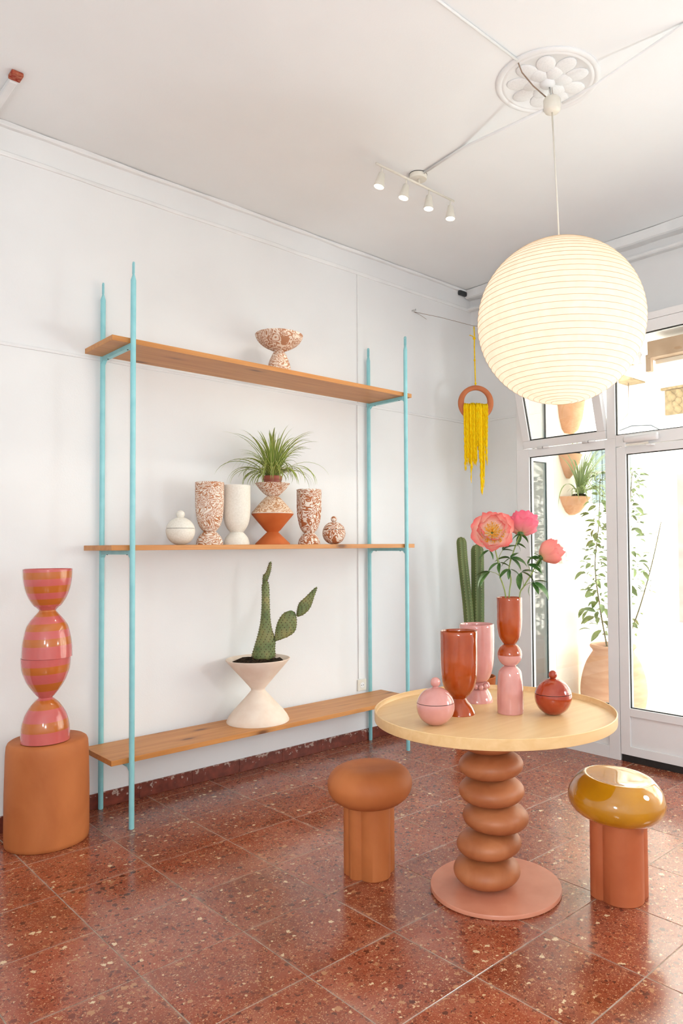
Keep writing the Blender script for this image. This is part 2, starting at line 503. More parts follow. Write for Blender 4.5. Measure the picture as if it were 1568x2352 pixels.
def skirting():
    m, N, L, P = mat('painted terracotta skirting')
    tc = N.new('ShaderNodeTexCoord')
    ge = N.new('ShaderNodeNewGeometry')
    n = N.new('ShaderNodeTexNoise'); n.inputs['Scale'].default_value = 22; n.inputs['Detail'].default_value = 8
    L.new(ge.outputs['Position'], n.inputs['Vector'])
    r = ramp(N, [(0.35, srgb(98, 42, 30)), (0.7, srgb(132, 62, 46))])
    L.new(n.outputs['Fac'], r.inputs[0])
    sp = N.new('ShaderNodeSeparateXYZ'); L.new(ge.outputs['Position'], sp.inputs[0])
    mr = N.new('ShaderNodeMapRange')
    mr.inputs['From Min'].default_value = 0.0; mr.inputs['From Max'].default_value = 0.085
    mr.inputs['To Min'].default_value = -0.20; mr.inputs['To Max'].default_value = 0.075
    L.new(sp.outputs['Z'], mr.inputs['Value'])
    n2 = N.new('ShaderNodeTexNoise'); n2.inputs['Scale'].default_value = 46; n2.inputs['Detail'].default_value = 5
    L.new(ge.outputs['Position'], n2.inputs['Vector'])
    ad = N.new('ShaderNodeMath'); ad.operation = 'ADD'
    L.new(mr.outputs[0], ad.inputs[0]); L.new(n2.outputs['Fac'], ad.inputs[1])
    k = ramp(N, [(0.58, (0, 0, 0)), (0.64, (1, 1, 1))])
    L.new(ad.outputs[0], k.inputs[0])
    mx = N.new('ShaderNodeMixRGB'); mx.inputs[2].default_value = (*srgb(206, 190, 176), 1)
    mm = N.new('ShaderNodeMath'); mm.operation = 'MULTIPLY'; mm.inputs[1].default_value = 0.6
    L.new(k.outputs[0], mm.inputs[0])
    L.new(mm.outputs[0], mx.inputs[0]); L.new(r.outputs[0], mx.inputs[1])
    L.new(mx.outputs[0], P.inputs['Base Color'])
    P.inputs['Roughness'].default_value = 0.4
    return m


M['skirt'] = skirting()


def stripes():
    m, N, L, P = mat('pink and ochre striped glaze')
    ge = N.new('ShaderNodeTexCoord')
    sp = N.new('ShaderNodeSeparateXYZ'); L.new(ge.outputs['Object'], sp.inputs[0])
    # bands measured from the vase foot up, metres
    tilt = N.new('ShaderNodeMath'); tilt.operation = 'MULTIPLY_ADD'; tilt.inputs[1].default_value = -0.03
    L.new(sp.outputs['X'], tilt.inputs[0]); L.new(sp.outputs['Z'], tilt.inputs[2])
    dv = N.new('ShaderNodeMath'); dv.operation = 'MULTIPLY'; dv.inputs[1].default_value = 1/0.86
    L.new(tilt.outputs[0], dv.inputs[0])
    zs = [0.0, .054, .101, .159, .20, .248, .286, .333, .371, .470, .504, .541, .576, .610, .640, .668, .698, .727, .761, .795, .827]
    pk, og = srgb(200, 96, 92), srgb(190, 104, 40)
    r = ramp(N, [(z/0.86, pk if i % 2 == 0 else og) for i, z in enumerate(zs)], 'CONSTANT')
    L.new(dv.outputs[0], r.inputs[0])
    L.new(r.outputs[0], P.inputs['Base Color'])
    P.inputs['Roughness'].default_value = 0.14
    P.inputs['Coat Weight'].default_value = 0.5
    P.inputs['Coat Roughness'].default_value = 0.05
    return m


M['stripes'] = stripes()


def glass(name, tint=(1, 1, 1), refl=1.0):
    m = bpy.data.materials.new(name)
    m.use_nodes = True
    N, L = m.node_tree.nodes, m.node_tree.links
    N.clear()
    o = N.new('ShaderNodeOutputMaterial')
    t = N.new('ShaderNodeBsdfTransparent'); t.inputs[0].default_value = (*tint, 1)
    g = N.new('ShaderNodeBsdfGlossy'); g.inputs['Roughness'].default_value = 0.0
    g.inputs[0].default_value = (refl, refl, refl, 1)
    f = N.new('ShaderNodeFresnel')
    ge = N.new('ShaderNodeNewGeometry')          # same reflectance entering and leaving the thin pane
    mr = N.new('ShaderNodeMapRange')
    mr.inputs['To Min'].default_value = 1.5; mr.inputs['To Max'].default_value = 1/1.5
    L.new(ge.outputs['Backfacing'], mr.inputs['Value']); L.new(mr.outputs[0], f.inputs[0])
    x = N.new('ShaderNodeMixShader')
    L.new(f.outputs[0], x.inputs[0]); L.new(t.outputs[0], x.inputs[1]); L.new(g.outputs[0], x.inputs[2])
    L.new(x.outputs[0], o.inputs[0])
    return m


M['glass'] = glass('clear window glass', (0.97, 0.98, 0.97))


def paper():
    m = bpy.data.materials.new('lantern paper')
    m.use_nodes = True
    N, L = m.node_tree.nodes, m.node_tree.links
    N.clear()
    o = N.new('ShaderNodeOutputMaterial')
    tc = N.new('ShaderNodeTexCoord')
    n = N.new('ShaderNodeTexNoise'); n.inputs['Scale'].default_value = 24; n.inputs['Detail'].default_value = 6
    L.new(tc.outputs['Object'], n.inputs['Vector'])
    r = ramp(N, [(0.35, (0.85, 0.74, 0.63)), (0.7, (0.91, 0.80, 0.70))])
    L.new(n.outputs['Fac'], r.inputs[0])
    d = N.new('ShaderNodeBsdfDiffuse'); t = N.new('ShaderNodeBsdfTranslucent')
    L.new(r.outputs[0], d.inputs[0]); L.new(r.outputs[0], t.inputs[0])
    x = N.new('ShaderNodeMixShader'); x.inputs[0].default_value = 0.5
    L.new(d.outputs[0], x.inputs[1]); L.new(t.outputs[0], x.inputs[2])
    L.new(x.outputs[0], o.inputs[0])
    return m


M['paper'] = paper()
M['rib'] = noise_mat('lantern rib', srgb(206, 178, 136), srgb(216, 190, 150), 10, 0.7, 0)


def emis(name, c, s):
    m = bpy.data.materials.new(name)
    m.use_nodes = True
    N, L = m.node_tree.nodes, m.node_tree.links
    N.clear()
    o = N.new('ShaderNodeOutputMaterial')
    e = N.new('ShaderNodeEmission'); e.inputs[0].default_value = (*c, 1); e.inputs[1].default_value = s
    L.new(e.outputs[0], o.inputs[0])
    return m


M['led'] = emis('lit lamp lens', (1, 0.93, 0.8), 6)


def uv_mat(name, stops, axis='V', rough=0.5, trans=0.0, sheen=0.0):
    """colour along (V) or across (U) a leaf or petal, translucent like thin tissue"""
    m, N, L, P = mat(name)
    uv = N.new('ShaderNodeTexCoord')
    sp = N.new('ShaderNodeSeparateXYZ'); L.new(uv.outputs['UV'], sp.inputs[0])
    n = N.new('ShaderNodeTexNoise'); n.inputs['Scale'].default_value = 8
    mp = N.new('ShaderNodeMapping'); mp.inputs['Scale'].default_value = (6, 0.6, 1)
    L.new(uv.outputs['UV'], mp.inputs[0]); L.new(mp.outputs[0], n.inputs['Vector'])
    a = N.new('ShaderNodeMath'); a.operation = 'MULTIPLY_ADD'; a.inputs[1].default_value = 0.16
    L.new(n.outputs['Fac'], a.inputs[0])
    s = N.new('ShaderNodeMath'); s.operation = 'SUBTRACT'; s.inputs[1].default_value = 0.08
    L.new(sp.outputs['Y' if axis == 'V' else 'X'], s.inputs[0]); L.new(s.outputs[0], a.inputs[2])
    r = ramp(N, stops); L.new(a.outputs[0], r.inputs[0])
    L.new(r.outputs[0], P.inputs['Base Color'])
    P.inputs['Roughness'].default_value = rough
    P.inputs['Specular IOR Level'].default_value = 0.3
    if trans > 0:
        o = N['Material Output']
        t = N.new('ShaderNodeBsdfTranslucent'); L.new(r.outputs[0], t.inputs[0])
        x = N.new('ShaderNodeMixShader'); x.inputs[0].default_value = trans
        L.new(P.outputs[0], x.inputs[1]); L.new(t.outputs[0], x.inputs[2]); L.new(x.outputs[0], o.inputs[0])
    return m


M['petal_open'] = uv_mat('coral petal pale heart', [(0.0, srgb(252, 214, 120)), (0.25, srgb(254, 226, 196)), (0.55, srgb(252, 212, 194)), (0.8, srgb(246, 160, 148)), (1.0, srgb(240, 112, 112))], trans=0.25)
M['petal_rose'] = uv_mat('rose pink petal', [(0.0, srgb(222, 190, 110)), (0.2, srgb(242, 160, 150)), (0.6, srgb(242, 126, 140)), (1.0, srgb(240, 104, 130))], trans=0.25)
M['petal_coral'] = uv_mat('coral petal', [(0.0, srgb(226, 190, 120)), (0.25, srgb(246, 170, 150)), (1.0, srgb(242, 136, 130))], trans=0.25)
M['spider_leaf'] = uv_mat('variegated leaf', [(0.0, srgb(206, 206, 130)), (0.2, srgb(200, 204, 120)), (0.3, srgb(88, 122, 34)), (0.7, srgb(84, 118, 32)), (0.8, srgb(190, 198, 110)), (1.0, srgb(206, 206, 130))], axis='U', rough=0.4, trans=0.2)
M['spider_out'] = uv_mat('pale variegated leaf', [(0.0, srgb(196, 206, 160)), (0.3, srgb(138, 158, 96)), (0.7, srgb(134, 154, 92)), (1.0, srgb(196, 206, 160))], axis='U', rough=0.5, trans=0.2)


def cactus_pad():
    m, N, L, P = mat('prickly pear skin')
    tc = N.new('ShaderNodeTexCoord')
    n = N.new('ShaderNodeTexNoise'); n.inputs['Scale'].default_value = 14; n.inputs['Detail'].default_value = 6
    L.new(tc.outputs['Object'], n.inputs['Vector'])
    r = ramp(N, [(0.3, srgb(92, 112, 64)), (0.5, srgb(122, 132, 80)), (0.7, srgb(158, 148, 92))])
    L.new(n.outputs['Fac'], r.inputs[0]); L.new(r.outputs[0], P.inputs['Base Color'])
    P.inputs['Roughness'].default_value = 0.5
    return m


M['pad'] = cactus_pad()
M['cact'] = noise_mat('columnar cactus skin', srgb(74, 92, 44), srgb(112, 124, 66), 6, 0.5, 0.2, 90, stretch=(1, 1, 0.3), lo=0.3, hi=0.7)
M['cact_rib'] = noise_mat('cactus rib edge', srgb(170, 160, 110), srgb(196, 186, 140), 60, 0.7, 0)

# ------------------------------------------------------------------ the room
YW, XE, XS, ZC = 4.109, 4.84, 4.44, 3.68      # shelf wall, end wall, storefront plane, ceiling
XB, YB = -2.6, -2.2                            # behind the camera


def struct(o): return tag(o, kind='structure')


floor = empty('floor', (0, 0, 0), kind='structure')
boxes('grout_bed', [(XB-.2, XS+.06, YB-.2, YW+.2, -0.12, -0.0012)], M['grout'], floor)
GX, GY, TS, GAP = 1.0874, 2.8080, 0.40005, 0.0042
bm = bmesh.new()
h = (TS-GAP)/2
bm_box(bm, -h, h, -h, h, -0.012, 0)
es = [e for e in bm.edges if all(abs(v.co.z) < 1e-6 for v in e.verts)]
bmesh.ops.bevel(bm, geom=es, offset=0.0008, segments=1, affect='EDGES')
tile_me = finish(bm, 'tile')
tile_me.materials.append(M['tile'])
ntile = 0
for i in range(-9, 9):
    for j in range(-11, 3):
        x, y = GX+(i+.5)*TS, GY+(j+.5)*TS
        if x+h > XS+.07 or y+h > YW+.001 or x < XB or y < YB: continue
        # tiles that the photograph could see, or a step to the side
        if x + y < 1.0: continue
        if (i, j) == (-1, 2): continue
        o = link('tile', tile_me, parent=floor, loc=(x, y, random.uniform(-0.0004, 0.0003)))
        ntile += 1
# cut tiles against the shelf wall and under the storefront, plus the patched strip by the plinth


def cut_tile(x0, x1, y0, y1, nm='tile'):
    cx, cy = (x0+x1)/2, (y0+y1)/2
    bm = bmesh.new()
    bm_box(bm, x0-cx, x1-cx, y0-cy, y1-cy, -0.012, 0)
    es = [e for e in bm.edges if all(abs(v.co.z) < 1e-6 for v in e.verts)]
    bmesh.ops.bevel(bm, geom=es, offset=0.0012, segments=1, affect='EDGES')
    return link(nm, finish(bm, nm), M['tile'], floor, (cx, cy, 0))


g2 = GAP/2
for i in range(-4, 8):
    cut_tile(GX+i*TS+g2, GX+(i+1)*TS-g2, GY+3*TS+g2, YW+.0)
for j in range(-7, 3):
    cut_tile(GX+8*TS+g2, XS+.06, GY+j*TS+g2, GY+(j+1)*TS-g2)
cut_tile(GX-TS+g2, GX-g2, GY+2*TS+g2, 3.684)
cut_tile(GX-TS+g2, GX-g2, 3.6885, GY+3*TS-g2)
# plain floor out of sight behind the camera
boxes('rear_floor', [(XB, GX+.5-1.6, YB, 0.9, -0.012, -0.0005)], M['tile'], floor)

# walls
wl = boxes('wall_left', [(XB-.2, XE+.02, YW, YW+.2, -0.1, ZC+.1)], M['wall']); struct(wl)
we = boxes('wall_end', [(XE, XE+.31, 3.33, YW+.001, -0.1, ZC+.1), (XE, XE+.31, YB-.2, 3.33, 2.97, ZC+.1),
                        (XS, XE+.31, YB-.2, 0.20, -0.1, 2.97)], M['wall']); struct(we)
wb = boxes('wall_back', [(XB-.2, XB, YB-.2, YW+.2, -0.1, ZC+.1)], M['wall']); struct(wb)
wr = boxes('wall_right', [(XB-.2, XE+.31, YB-.2, YB, -0.1, ZC+.1)], M['wall']); struct(wr)
cl = boxes('ceiling', [(XB-.2, XE+.31, YB-.2, YW+.2, ZC, ZC+.2)], M['ceil']); struct(cl)
# soffit over the storefront
so = boxes('trim_1', [(XS, XE+.305, 0.20, 3.33, 2.922, 2.968)], M['frame']); struct(so)

# uneven fascia band and rails of the old plaster
fz = 3.50
def wobble_strip(name, x0, x1, y0, depth, z0, z1, matl, n=40, amp=0.004, axis='X'):
    """a hand-plastered moulding, slightly uneven"""
    v, f = [], []
    rnd = random.Random(name+str(z0))
    for i in range(n+1):
        t = x0+(x1-x0)*i/n
        a, b = rnd.uniform(-amp, amp), rnd.uniform(-amp, amp)
        d = depth + rnd.uniform(-amp, amp)*0.4
        for (dy, z) in ((0.002, z0+a), (-d*0.8, z0+a+0.002), (-d, z0+a+0.008), (-d, z1+b-0.006), (-d*0.5, z1+b), (0.002, z1+b)):
            v.append((t, y0+dy, z) if axis == 'X' else (y0+dy, t, z))
    for i in range(n):
        for k in range(6):
            f.append((i*6+k, i*6+(k+1) % 6, (i+1)*6+(k+1) % 6, (i+1)*6+k))
    f.append(tuple(range(6))); f.append(tuple(range(n*6, n*6+6)))
    me = pydata(name, v, f)
    bm = bmesh.new(); bm.from_mesh(me)
    return struct(link(name, finish(bm, name), matl))


wobble_strip('trim_2', XB, XE, YW, 0.010, 3.500, 3.527, M['trim'])
wobble_strip('trim_3', XB, XE, YW, 0.026, 3.655, 3.682, M['trim'], amp=0.005)
wobble_strip('trim_4', XB, XE, YW, 0.008, 2.505, 2.525, M['wall'], amp=0.002)
# end wall: cornice and rail
wobble_strip('trim_5', YB, YW-.01, XE, 0.05, 3.500, 3.530, M['trim'], amp=0.003, axis='Y')
wobble_strip('trim_6', YB, YW-.01, XE, 0.085, 3.60, 3.682, M['trim'], amp=0.003, axis='Y')
wobble_strip('trim_7', 3.33, YW-.01, XE, 0.008, 2.51, 2.53, M['wall'], amp=0.002, axis='Y', n=6)

# skirting tiles, each one its own piece
bs = empty('baseboard_left', (0, 0, 0), kind='structure')
bm = bmesh.new()
bm_box(bm, -0.1642, 0.1642, -0.012, 0.0, 0.0, 0.083, bev=0.0015)
sk_me = finish(bm, 'skirting_tile'); sk_me.materials.append(M['skirt'])
x = 1.84-0.33*6
k = 0
while x + .33 < XE:
    link('skirting_tile', sk_me, parent=bs, loc=(x+.165, YW, 0.001))
    x += 0.33; k += 1
boxes('skirting_tile', [(x+.002, XE-.002, YW-.012, YW, 0.001, 0.083)], M['skirt'], bs)

# ------------------------------------------------------------------ storefront
T = 0.055   # frame depth


def frame_part(name, lst, parent, bev=0.002):
    return boxes(name, lst, M['frame'], parent, bev=bev)


def gasket_ring(parent, y0, y1, z0, z1, x=XS+.012, w=0.006, nm='gasket'):
    return boxes(nm, [(x, x+.012, y0, y0+w, z0, z1), (x, x+.012, y1-w, y1, z0, z1),
                      (x, x+.012, y0+w, y1-w, z0, z0+w), (x, x+.012, y0+w, y1-w, z1-w, z1)], M['gasket'], parent)


def pane(parent, y0, y1, z0, z1, x=XS+.022):
    return boxes('glass_pane', [(x, x+.006, y0, y1, z0, z1)], M['glass'], parent)


# left window: fixed pane below, tilted hopper above
w1 = empty('window_1', (0, 0, 0), kind='structure')
frame_part('frame_post', [(XS, XS+T, 3.212, 3.325, 0, 2.166)], w1)
frame_part('frame_post', [(XS, XS+T, 3.262, 3.325, 2.166, 2.92)], w1)
frame_part('frame_post', [(XS, XS+T, 2.498, 2.578, 0, 2.166)], w1)
frame_part('frame_post', [(XS, XS+T, 2.498, 2.562, 2.166, 2.92)], w1)
frame_part('rail', [(XS, XS+T, 2.578, 3.212, 2.106, 2.165)], w1)
frame_part('rail', [(XS, XS+T, 2.562, 3.262, 2.845, 2.92)], w1)
frame_part('rail', [(XS, XS+T, 2.578, 3.212, 0.30, 0.36)], w1)
frame_part('rail', [(XS, XS+T, 2.578, 3.212, 0.0, 0.085)], w1)
frame_part('lower_panel', [(XS+.014, XS+T-.01, 2.578, 3.212, 0.085, 0.30)], w1)
gasket_ring(w1, 2.578, 3.212, 0.36, 2.106)
pane(w1, 2.582, 3.208, 0.364, 2.102)
hop = empty('window_2', (XS, 0, 2.168), kind='structure')
hop.rotation_euler = (0, -R(15.2), 0)
hh = 0.66
frame_part('sash', [(0, .05, 2.568, 3.256, 0.0, 0.058), (0, .05, 2.568, 3.256, hh-.055, hh),
                    (0, .05, 2.568, 2.630, 0.0585, hh-.0555), (0, .05, 3.196, 3.256, 0.0585, hh-.0555)], hop)
gasket_ring(hop, 2.630, 3.196, 0.0585, hh-.0555, x=.012, w=0.007)
pane(hop, 2.635, 3.191, .063, hh-.06, x=.022)
for yy in (3.08, 2.70):
    hg = tube('hinge', [(-.008, yy-.05, -0.001), (-.008, yy+.05, -0.001)], 0.008, M['frame'], hop, seg=10)
    tube('hinge_gap', [(-.008, yy-.002, -0.001), (-.008, yy+.002, -0.001)], 0.0086, M['gasket'], hop, seg=10)

# door leaf with transom
d1 = empty('door_1', (0, 0, 0), kind='structure')
DY0, DY1 = 1.56, 2.493
frame_part('door_stile', [(XS, XS+T, 2.424, DY1, 0.047, 2.103)], d1)
frame_part('door_stile', [(XS, XS+T, DY0, DY0+.07, 0.047, 2.103)], d1)
frame_part('door_rail', [(XS, XS+T, DY0+.07, 2.424, 2.053, 2.103)], d1)
frame_part('door_rail', [(XS, XS+T, DY0+.07, 2.424, 0.305, 0.357)], d1)
frame_part('door_rail', [(XS, XS+T, DY0+.07, 2.424, 0.047, 0.105)], d1)
frame_part('door_panel', [(XS+.012, XS+T-.01, DY0+.07, 2.424, 0.105, 0.305)], d1)
boxes('door_sweep', [(XS+.006, XS+.05, DY0+.01, DY1-.004, 0.001, 0.046)], M['gasket'], d1)
gasket_ring(d1, DY0+.07, 2.424, 0.357, 2.053)
pane(d1, DY0+.074, 2.420, .361, 2.049)
w3 = empty('window_3', (0, 0, 0), kind='structure')
frame_part('rail', [(XS, XS+T, 1.47, 2.498, 2.108, 2.185)], w3)
frame_part('rail', [(XS, XS+T, 1.47, 2.498, 2.845, 2.92)], w3)
frame_part('frame_post', [(XS, XS+T, 1.47, 1.555, 0, 2.107)], w3)
frame_part('frame_post', [(XS, XS+T, 1.47, 1.555, 2.186, 2.844)], w3)
gasket_ring(w3, 1.556, 2.497, 2.186, 2.844)
pane(w3, 1.56, 2.493, 2.19, 2.84)
w4 = empty('window_4', (0, 0, 0), kind='structure')
frame_part('frame_post', [(XS, XS+T, 0.20, 0.28, 0, 2.92)], w4)
frame_part('rail', [(XS, XS+T, 0.28, 1.469, 2.845, 2.92)], w4)
frame_part('rail', [(XS, XS+T, 0.28, 1.469, 2.108, 2.185)], w4)
frame_part('lower_panel', [(XS, XS+T, 0.28, 1.469, 0, 0.36)], w4)
gasket_ring(w4, 0.281, 1.469, 0.361, 2.107)
gasket_ring(w4, 0.281, 1.469, 2.186, 2.844)
pane(w4, .285, 1.465, .365, 2.103)
pane(w4, .285, 1.465, 2.19, 2.84)
# return window, looking from the corner of the room to the entrance
w5 = empty('window_5', (0, 0, 0), kind='structure')
YR = 3.262
frame_part('frame_post', [(XS+.056, XS+.075, YR, YR+.05, 0, 2.92), (4.742, XE-.001, YR, YR+.05, 0, 2.92)], w5)
frame_part('rail', [(4.516, 4.741, YR, YR+.05, 2.092, 2.185), (4.516, 4.741, YR, YR+.05, 2.845, 2.92), (4.516, 4.741, YR, YR+.05, 0, 0.36)], w5)
for (z0, z1) in ((.361, 2.091), (2.186, 2.844)):
    boxes('gasket', [(4.516, 4.521, YR+.004, YR+.014, z0, z1), (4.7345, 4.7408, YR+.004, YR+.014, z0, z1),
                     (4.521, 4.7345, YR+.004, YR+.014, z0, z0+.005), (4.521, 4.7345, YR+.004, YR+.014, z1-.005, z1)], M['gasket'], w5)
    boxes('glass_pane', [(4.518, 4.739, YR+.016, YR+.022, z0+.002, z1-.002)], M['glass'], w5)

# door closer
dc = empty('door_closer', (XS, 2.30, 2.145), 'white cylindrical door closer with folding arm above the glass door', 'door closer')
tube('closer_body', [(-.034, .115, .0), (-.034, .10, .0), (-.034, -.115, .0), (-.034, -.125, .0)], [.018, .024, .024, .02], M['frame'], dc, seg=16)
boxes('mounting_plate', [(-.022, -.0005, -.10, .10, -.02, .02)], M['frame'], dc, bev=0.002)
boxes('closer_arm', [(-.012, -.006, -.06, .115, -.006, .006)], M['switch'], dc, loc=(-.03, 0, -.038))
boxes('arm_bracket', [(-.05, -.0005, -.085, -.05, -.056, -.046)], M['frame'], dc)
boxes('arm_pivot', [(-.05, -.03, .10, .125, -.05, -.02)], M['frame'], dc)

# ------------------------------------------------------------------ shelving unit
sh = empty('shelving_unit', (2.606, 3.885, 0), 'tall turquoise tube frame shelving with three honey oak boards against the white wall', 'shelf')
SX, SY = 2.606, 3.885
PT = 0.0138


def post(x, y, ztop, front):
    prof_z = [0.0, 0.003, 2.80, ztop-.105, ztop-.085, ztop-.07]
    seg = 20
    v, f = [], []
    for i, z in enumerate(prof_z):
        t = 0 if i < 4 else (0.55 if i == 4 else 1.0)
        rx = PT*(1-t)+0.0022*t
        ry = PT*(1-t)+0.0118*t
        if i == 0: rx = ry = PT-0.001
        for k in range(seg):
            a = 2*PI*k/seg
            v.append((rx*math.cos(a), ry*math.sin(a), z))
    for i in range(len(prof_z)-1):
        for k in range(seg):
            k2 = (k+1) % seg
            f.append((i*seg+k, i*seg+k2, (i+1)*seg+k2, (i+1)*seg+k))
    f.append(tuple(reversed(range(seg))))
    # flattened end with a hole
    n = 24
    hz, hr, w = ztop-.018, .0042, .0118
    outer = []
    for k in range(n):
        a = 2*PI*k/n
        yy, zz = w*math.cos(a), hz+w*math.sin(a)
        if math.sin(a) < 1e-6:                       # lower half: straight sides down to the tube
            q = -math.sin(a)
            yy = w*(1 if math.cos(a) > 0 else -1) if abs(math.cos(a)) > .30 else w*math.cos(a)/.30
            zz = hz-(hz-(ztop-.072))*min(1, q/.954)
        outer.append((yy, zz))
    base = len(v)
    for sx in (-.0022, .0022):
        for (yy, zz) in outer: v.append((sx, yy, zz))
        for k in range(n):
            a = 2*PI*k/n
            v.append((sx, hr*math.cos(a), hz+hr*math.sin(a)))
    for s in (0, 1):
        b = base+s*2*n
        for k in range(n):
            k2 = (k+1) % n
            f.append((b+k, b+k2, b+n+k2, b+n+k))
    for k in range(n):
        k2 = (k+1) % n
        f.append((base+k, base+2*n+k, base+2*n+k2, base+k2))
        f.append((base+n+k, base+n+k2, base+3*n+k2, base+3*n+k))
    me = pydata('post', v, f)
    bm = bmesh.new(); bm.from_mesh(me)
    return link('post', finish(bm, 'post', True, 50), M['cyan'], sh, (x-SX, y-SY, 0.0))


for x in (1.611, 3.612):
    post(x, 3.683, 2.962, True)
    post(x, 4.084, 2.958, False)
for zt, xa, xb in ((0.363, 1.511, 3.706), (1.462, 1.506, 3.707), (2.552, 1.506, 3.689)):
    boxes('shelf_board', [(xa-SX, xb-SX, 3.698-SY, 4.069-SY, zt-.028, zt)], M['board'], sh, bev=0.002)
    for x in (1.611, 3.612):
        bm = bmesh.new()
        bm_box(bm, x-SX-.012, x-SX+.012, 3.694-SY, 4.072-SY, zt-.050, zt-.0285)
        # welded gussets
        for (ya, yb) in ((3.694, 3.712), (4.072, 4.054)):
            v = [bm.verts.new((x-SX+s*.0115, yy-SY, zz)) for s in (-1, 1) for (yy, zz) in ((ya, zt-.0505), (yb, zt-.0505), (ya, zt-.068))]
            bm.faces.new(v[:3]); bm.faces.new(v[5:2:-1])
            bm.faces.new((v[0], v[1], v[4], v[3])); bm.faces.new((v[1], v[2], v[5], v[4])); bm.faces.new((v[0], v[3], v[5], v[2]))
        br = link('bracket', finish(bm, 'bracket'), M['cyan'], sh)
        for yy in (3.75, 4.01):
            lathe('screw', [(0, 0), (.004, .001), (.004, .004)], M['dark'], br, (x-SX, yy-SY, zt-.0538), seg=10)

# ------------------------------------------------------------------ vessels


def thick(outer, wall, base=0.012, rimr=None):
    """closed vessel profile from an outer profile (bottom to top)"""
    prof = [(0, outer[0][1])] + list(outer)
    rr, rz = outer[-1]
    prof += [(rr-wall*0.3, rz+wall*0.35), (rr-wall*0.75, rz+wall*0.3), (rr-wall, rz-wall*0.1)]
    inner = []
    for (r, z) in reversed(outer[:-1]):
        if z < outer[0][1]+base: break
        inner.append((max(r-wall, 0.004), z+wall*0.3))
    prof += inner
    prof.append((0, inner[-1][1]-0.002 if inner else outer[0][1]+base))
    return prof


def goblet(name, loc, label, m_, foot, cup, group=None, cat='vase', foot_m=None):
    t = empty(name, loc, label, cat, group)
    z0 = min(loc[2], foot[0][1])
    foot = [(r, z-z0) for r, z in foot]
    cup = [(r, z-z0) for r, z in cup]
    fp = spline(foot, 5)
    link('foot', lathe_mesh('foot', [(0, fp[0][1]+.004), (fp[0][0]-.012, fp[0][1]+.004), (fp[0][0]-.006, fp[0][1])] + fp + [(0, fp[-1][1])], seg=72), foot_m or m_, t)
    cp = spline(cup, 5)
    link('cup', lathe_mesh('cup', thick(cp, 0.006), seg=72), m_, t)
    return t


def ball_jar(name, x, y, z, r, zc, seam, knob_r, knob_z, m_, label, group=None, flat=None):
    t = empty(name, (x, y, z), label, 'jar', group)
    zc -= z; seam -= z; knob_z -= z
    a0 = math.degrees(math.asin(max(-1, -zc/r))) if zc < r else -90
    a1 = math.degrees(math.asin((seam-.0012-zc)/r))
    body = [(0, max(0, zc-r))] + sphere_prof(r, zc, 16, a0, a1)
    rr, rz = body[-1]
    body += [(rr-.008, rz), (rr-.010, rz-.01), (0, rz-.012)]
    link('body', lathe_mesh('body', body, seg=72), m_, t)
    a1b = math.degrees(math.asin((seam+.0012-zc)/r))
    lid = sphere_prof(r, zc, 12, a1b, 90)
    lid = [(0, lid[0][1]-.0004), (lid[0][0]-.006, lid[0][1]-.0004)] + lid
    lo = link('lid', lathe_mesh('lid', lid, seg=72), m_, t)
    top = zc+r
    kn = sphere_prof(knob_r, knob_z, 12, -80, 90)
    kn = [(0, top-.004), (knob_r*0.75, top-.003), (knob_r*0.5, top+.002)] + kn[2:]
    link('knob', lathe_mesh('knob', kn, seg=32), m_, lo)
    j = link('seam', lathe_mesh('seam', [(0, seam-.003), (rr-.0035, seam-.003), (rr-.0035, seam+.003), (0, seam+.003)], seg=72), M['lid_dark'], t)
    return t


# middle shelf, left to right
ZM = 1.4626
ball_jar('lidded_jar', 1.980, 3.88, ZM, .0811, 1.5415, 1.5575, .0239, 1.638, M['white_clay'], 'round off-white clay lidded jar at the left end of the middle shelf')
goblet('footed_vase', (2.166, 3.88, ZM), 'tall terracotta and white marbled goblet vase touching the plain white goblet vase', M['marble1'],
       [(.0776, 1.462), (.076, 1.478), (.0673, 1.504), (.0466, 1.530), (.0344, 1.5395)], [(.0344, 1.5395), (.0492, 1.556), (.0647, 1.583), (.0765, 1.632), (.082, 1.70), (.0830, 1.76), (.0835, 1.8314)], 'goblet vases on the middle shelf')
goblet('footed_vase', (2.352, 3.885, ZM), 'plain off-white clay goblet vase between marbled goblet and spider plant stack', M['white_clay'],
       [(.0773, 1.462), (.075, 1.480), (.0667, 1.505), (.048, 1.529), (.0381, 1.5387)], [(.0381, 1.5387), (.056, 1.560), (.0721, 1.595), (.081, 1.65), (.0828, 1.70), (.0826, 1.76), (.0829, 1.8235)], 'goblet vases on the middle shelf')
goblet('footed_vase', (2.898, 3.88, ZM), 'narrow boldly swirled terracotta and white goblet vase right of the spider plant', M['marble2'],
       [(.0728, 1.462), (.071, 1.480), (.0627, 1.501), (.0434, 1.527), (.0333, 1.5356)], [(.0333, 1.5356), (.055, 1.563), (.0695, 1.605), (.079, 1.66), (.0815, 1.71), (.0815, 1.76), (.0821, 1.8241)], 'goblet vases on the middle shelf')
ball_jar('lidded_jar', 3.108, 3.88, ZM, .0788, 1.5385, 1.564, .0209, 1.6348, M['marble2'], 'small round terracotta and white swirled lidded jar at the right end of the middle shelf')

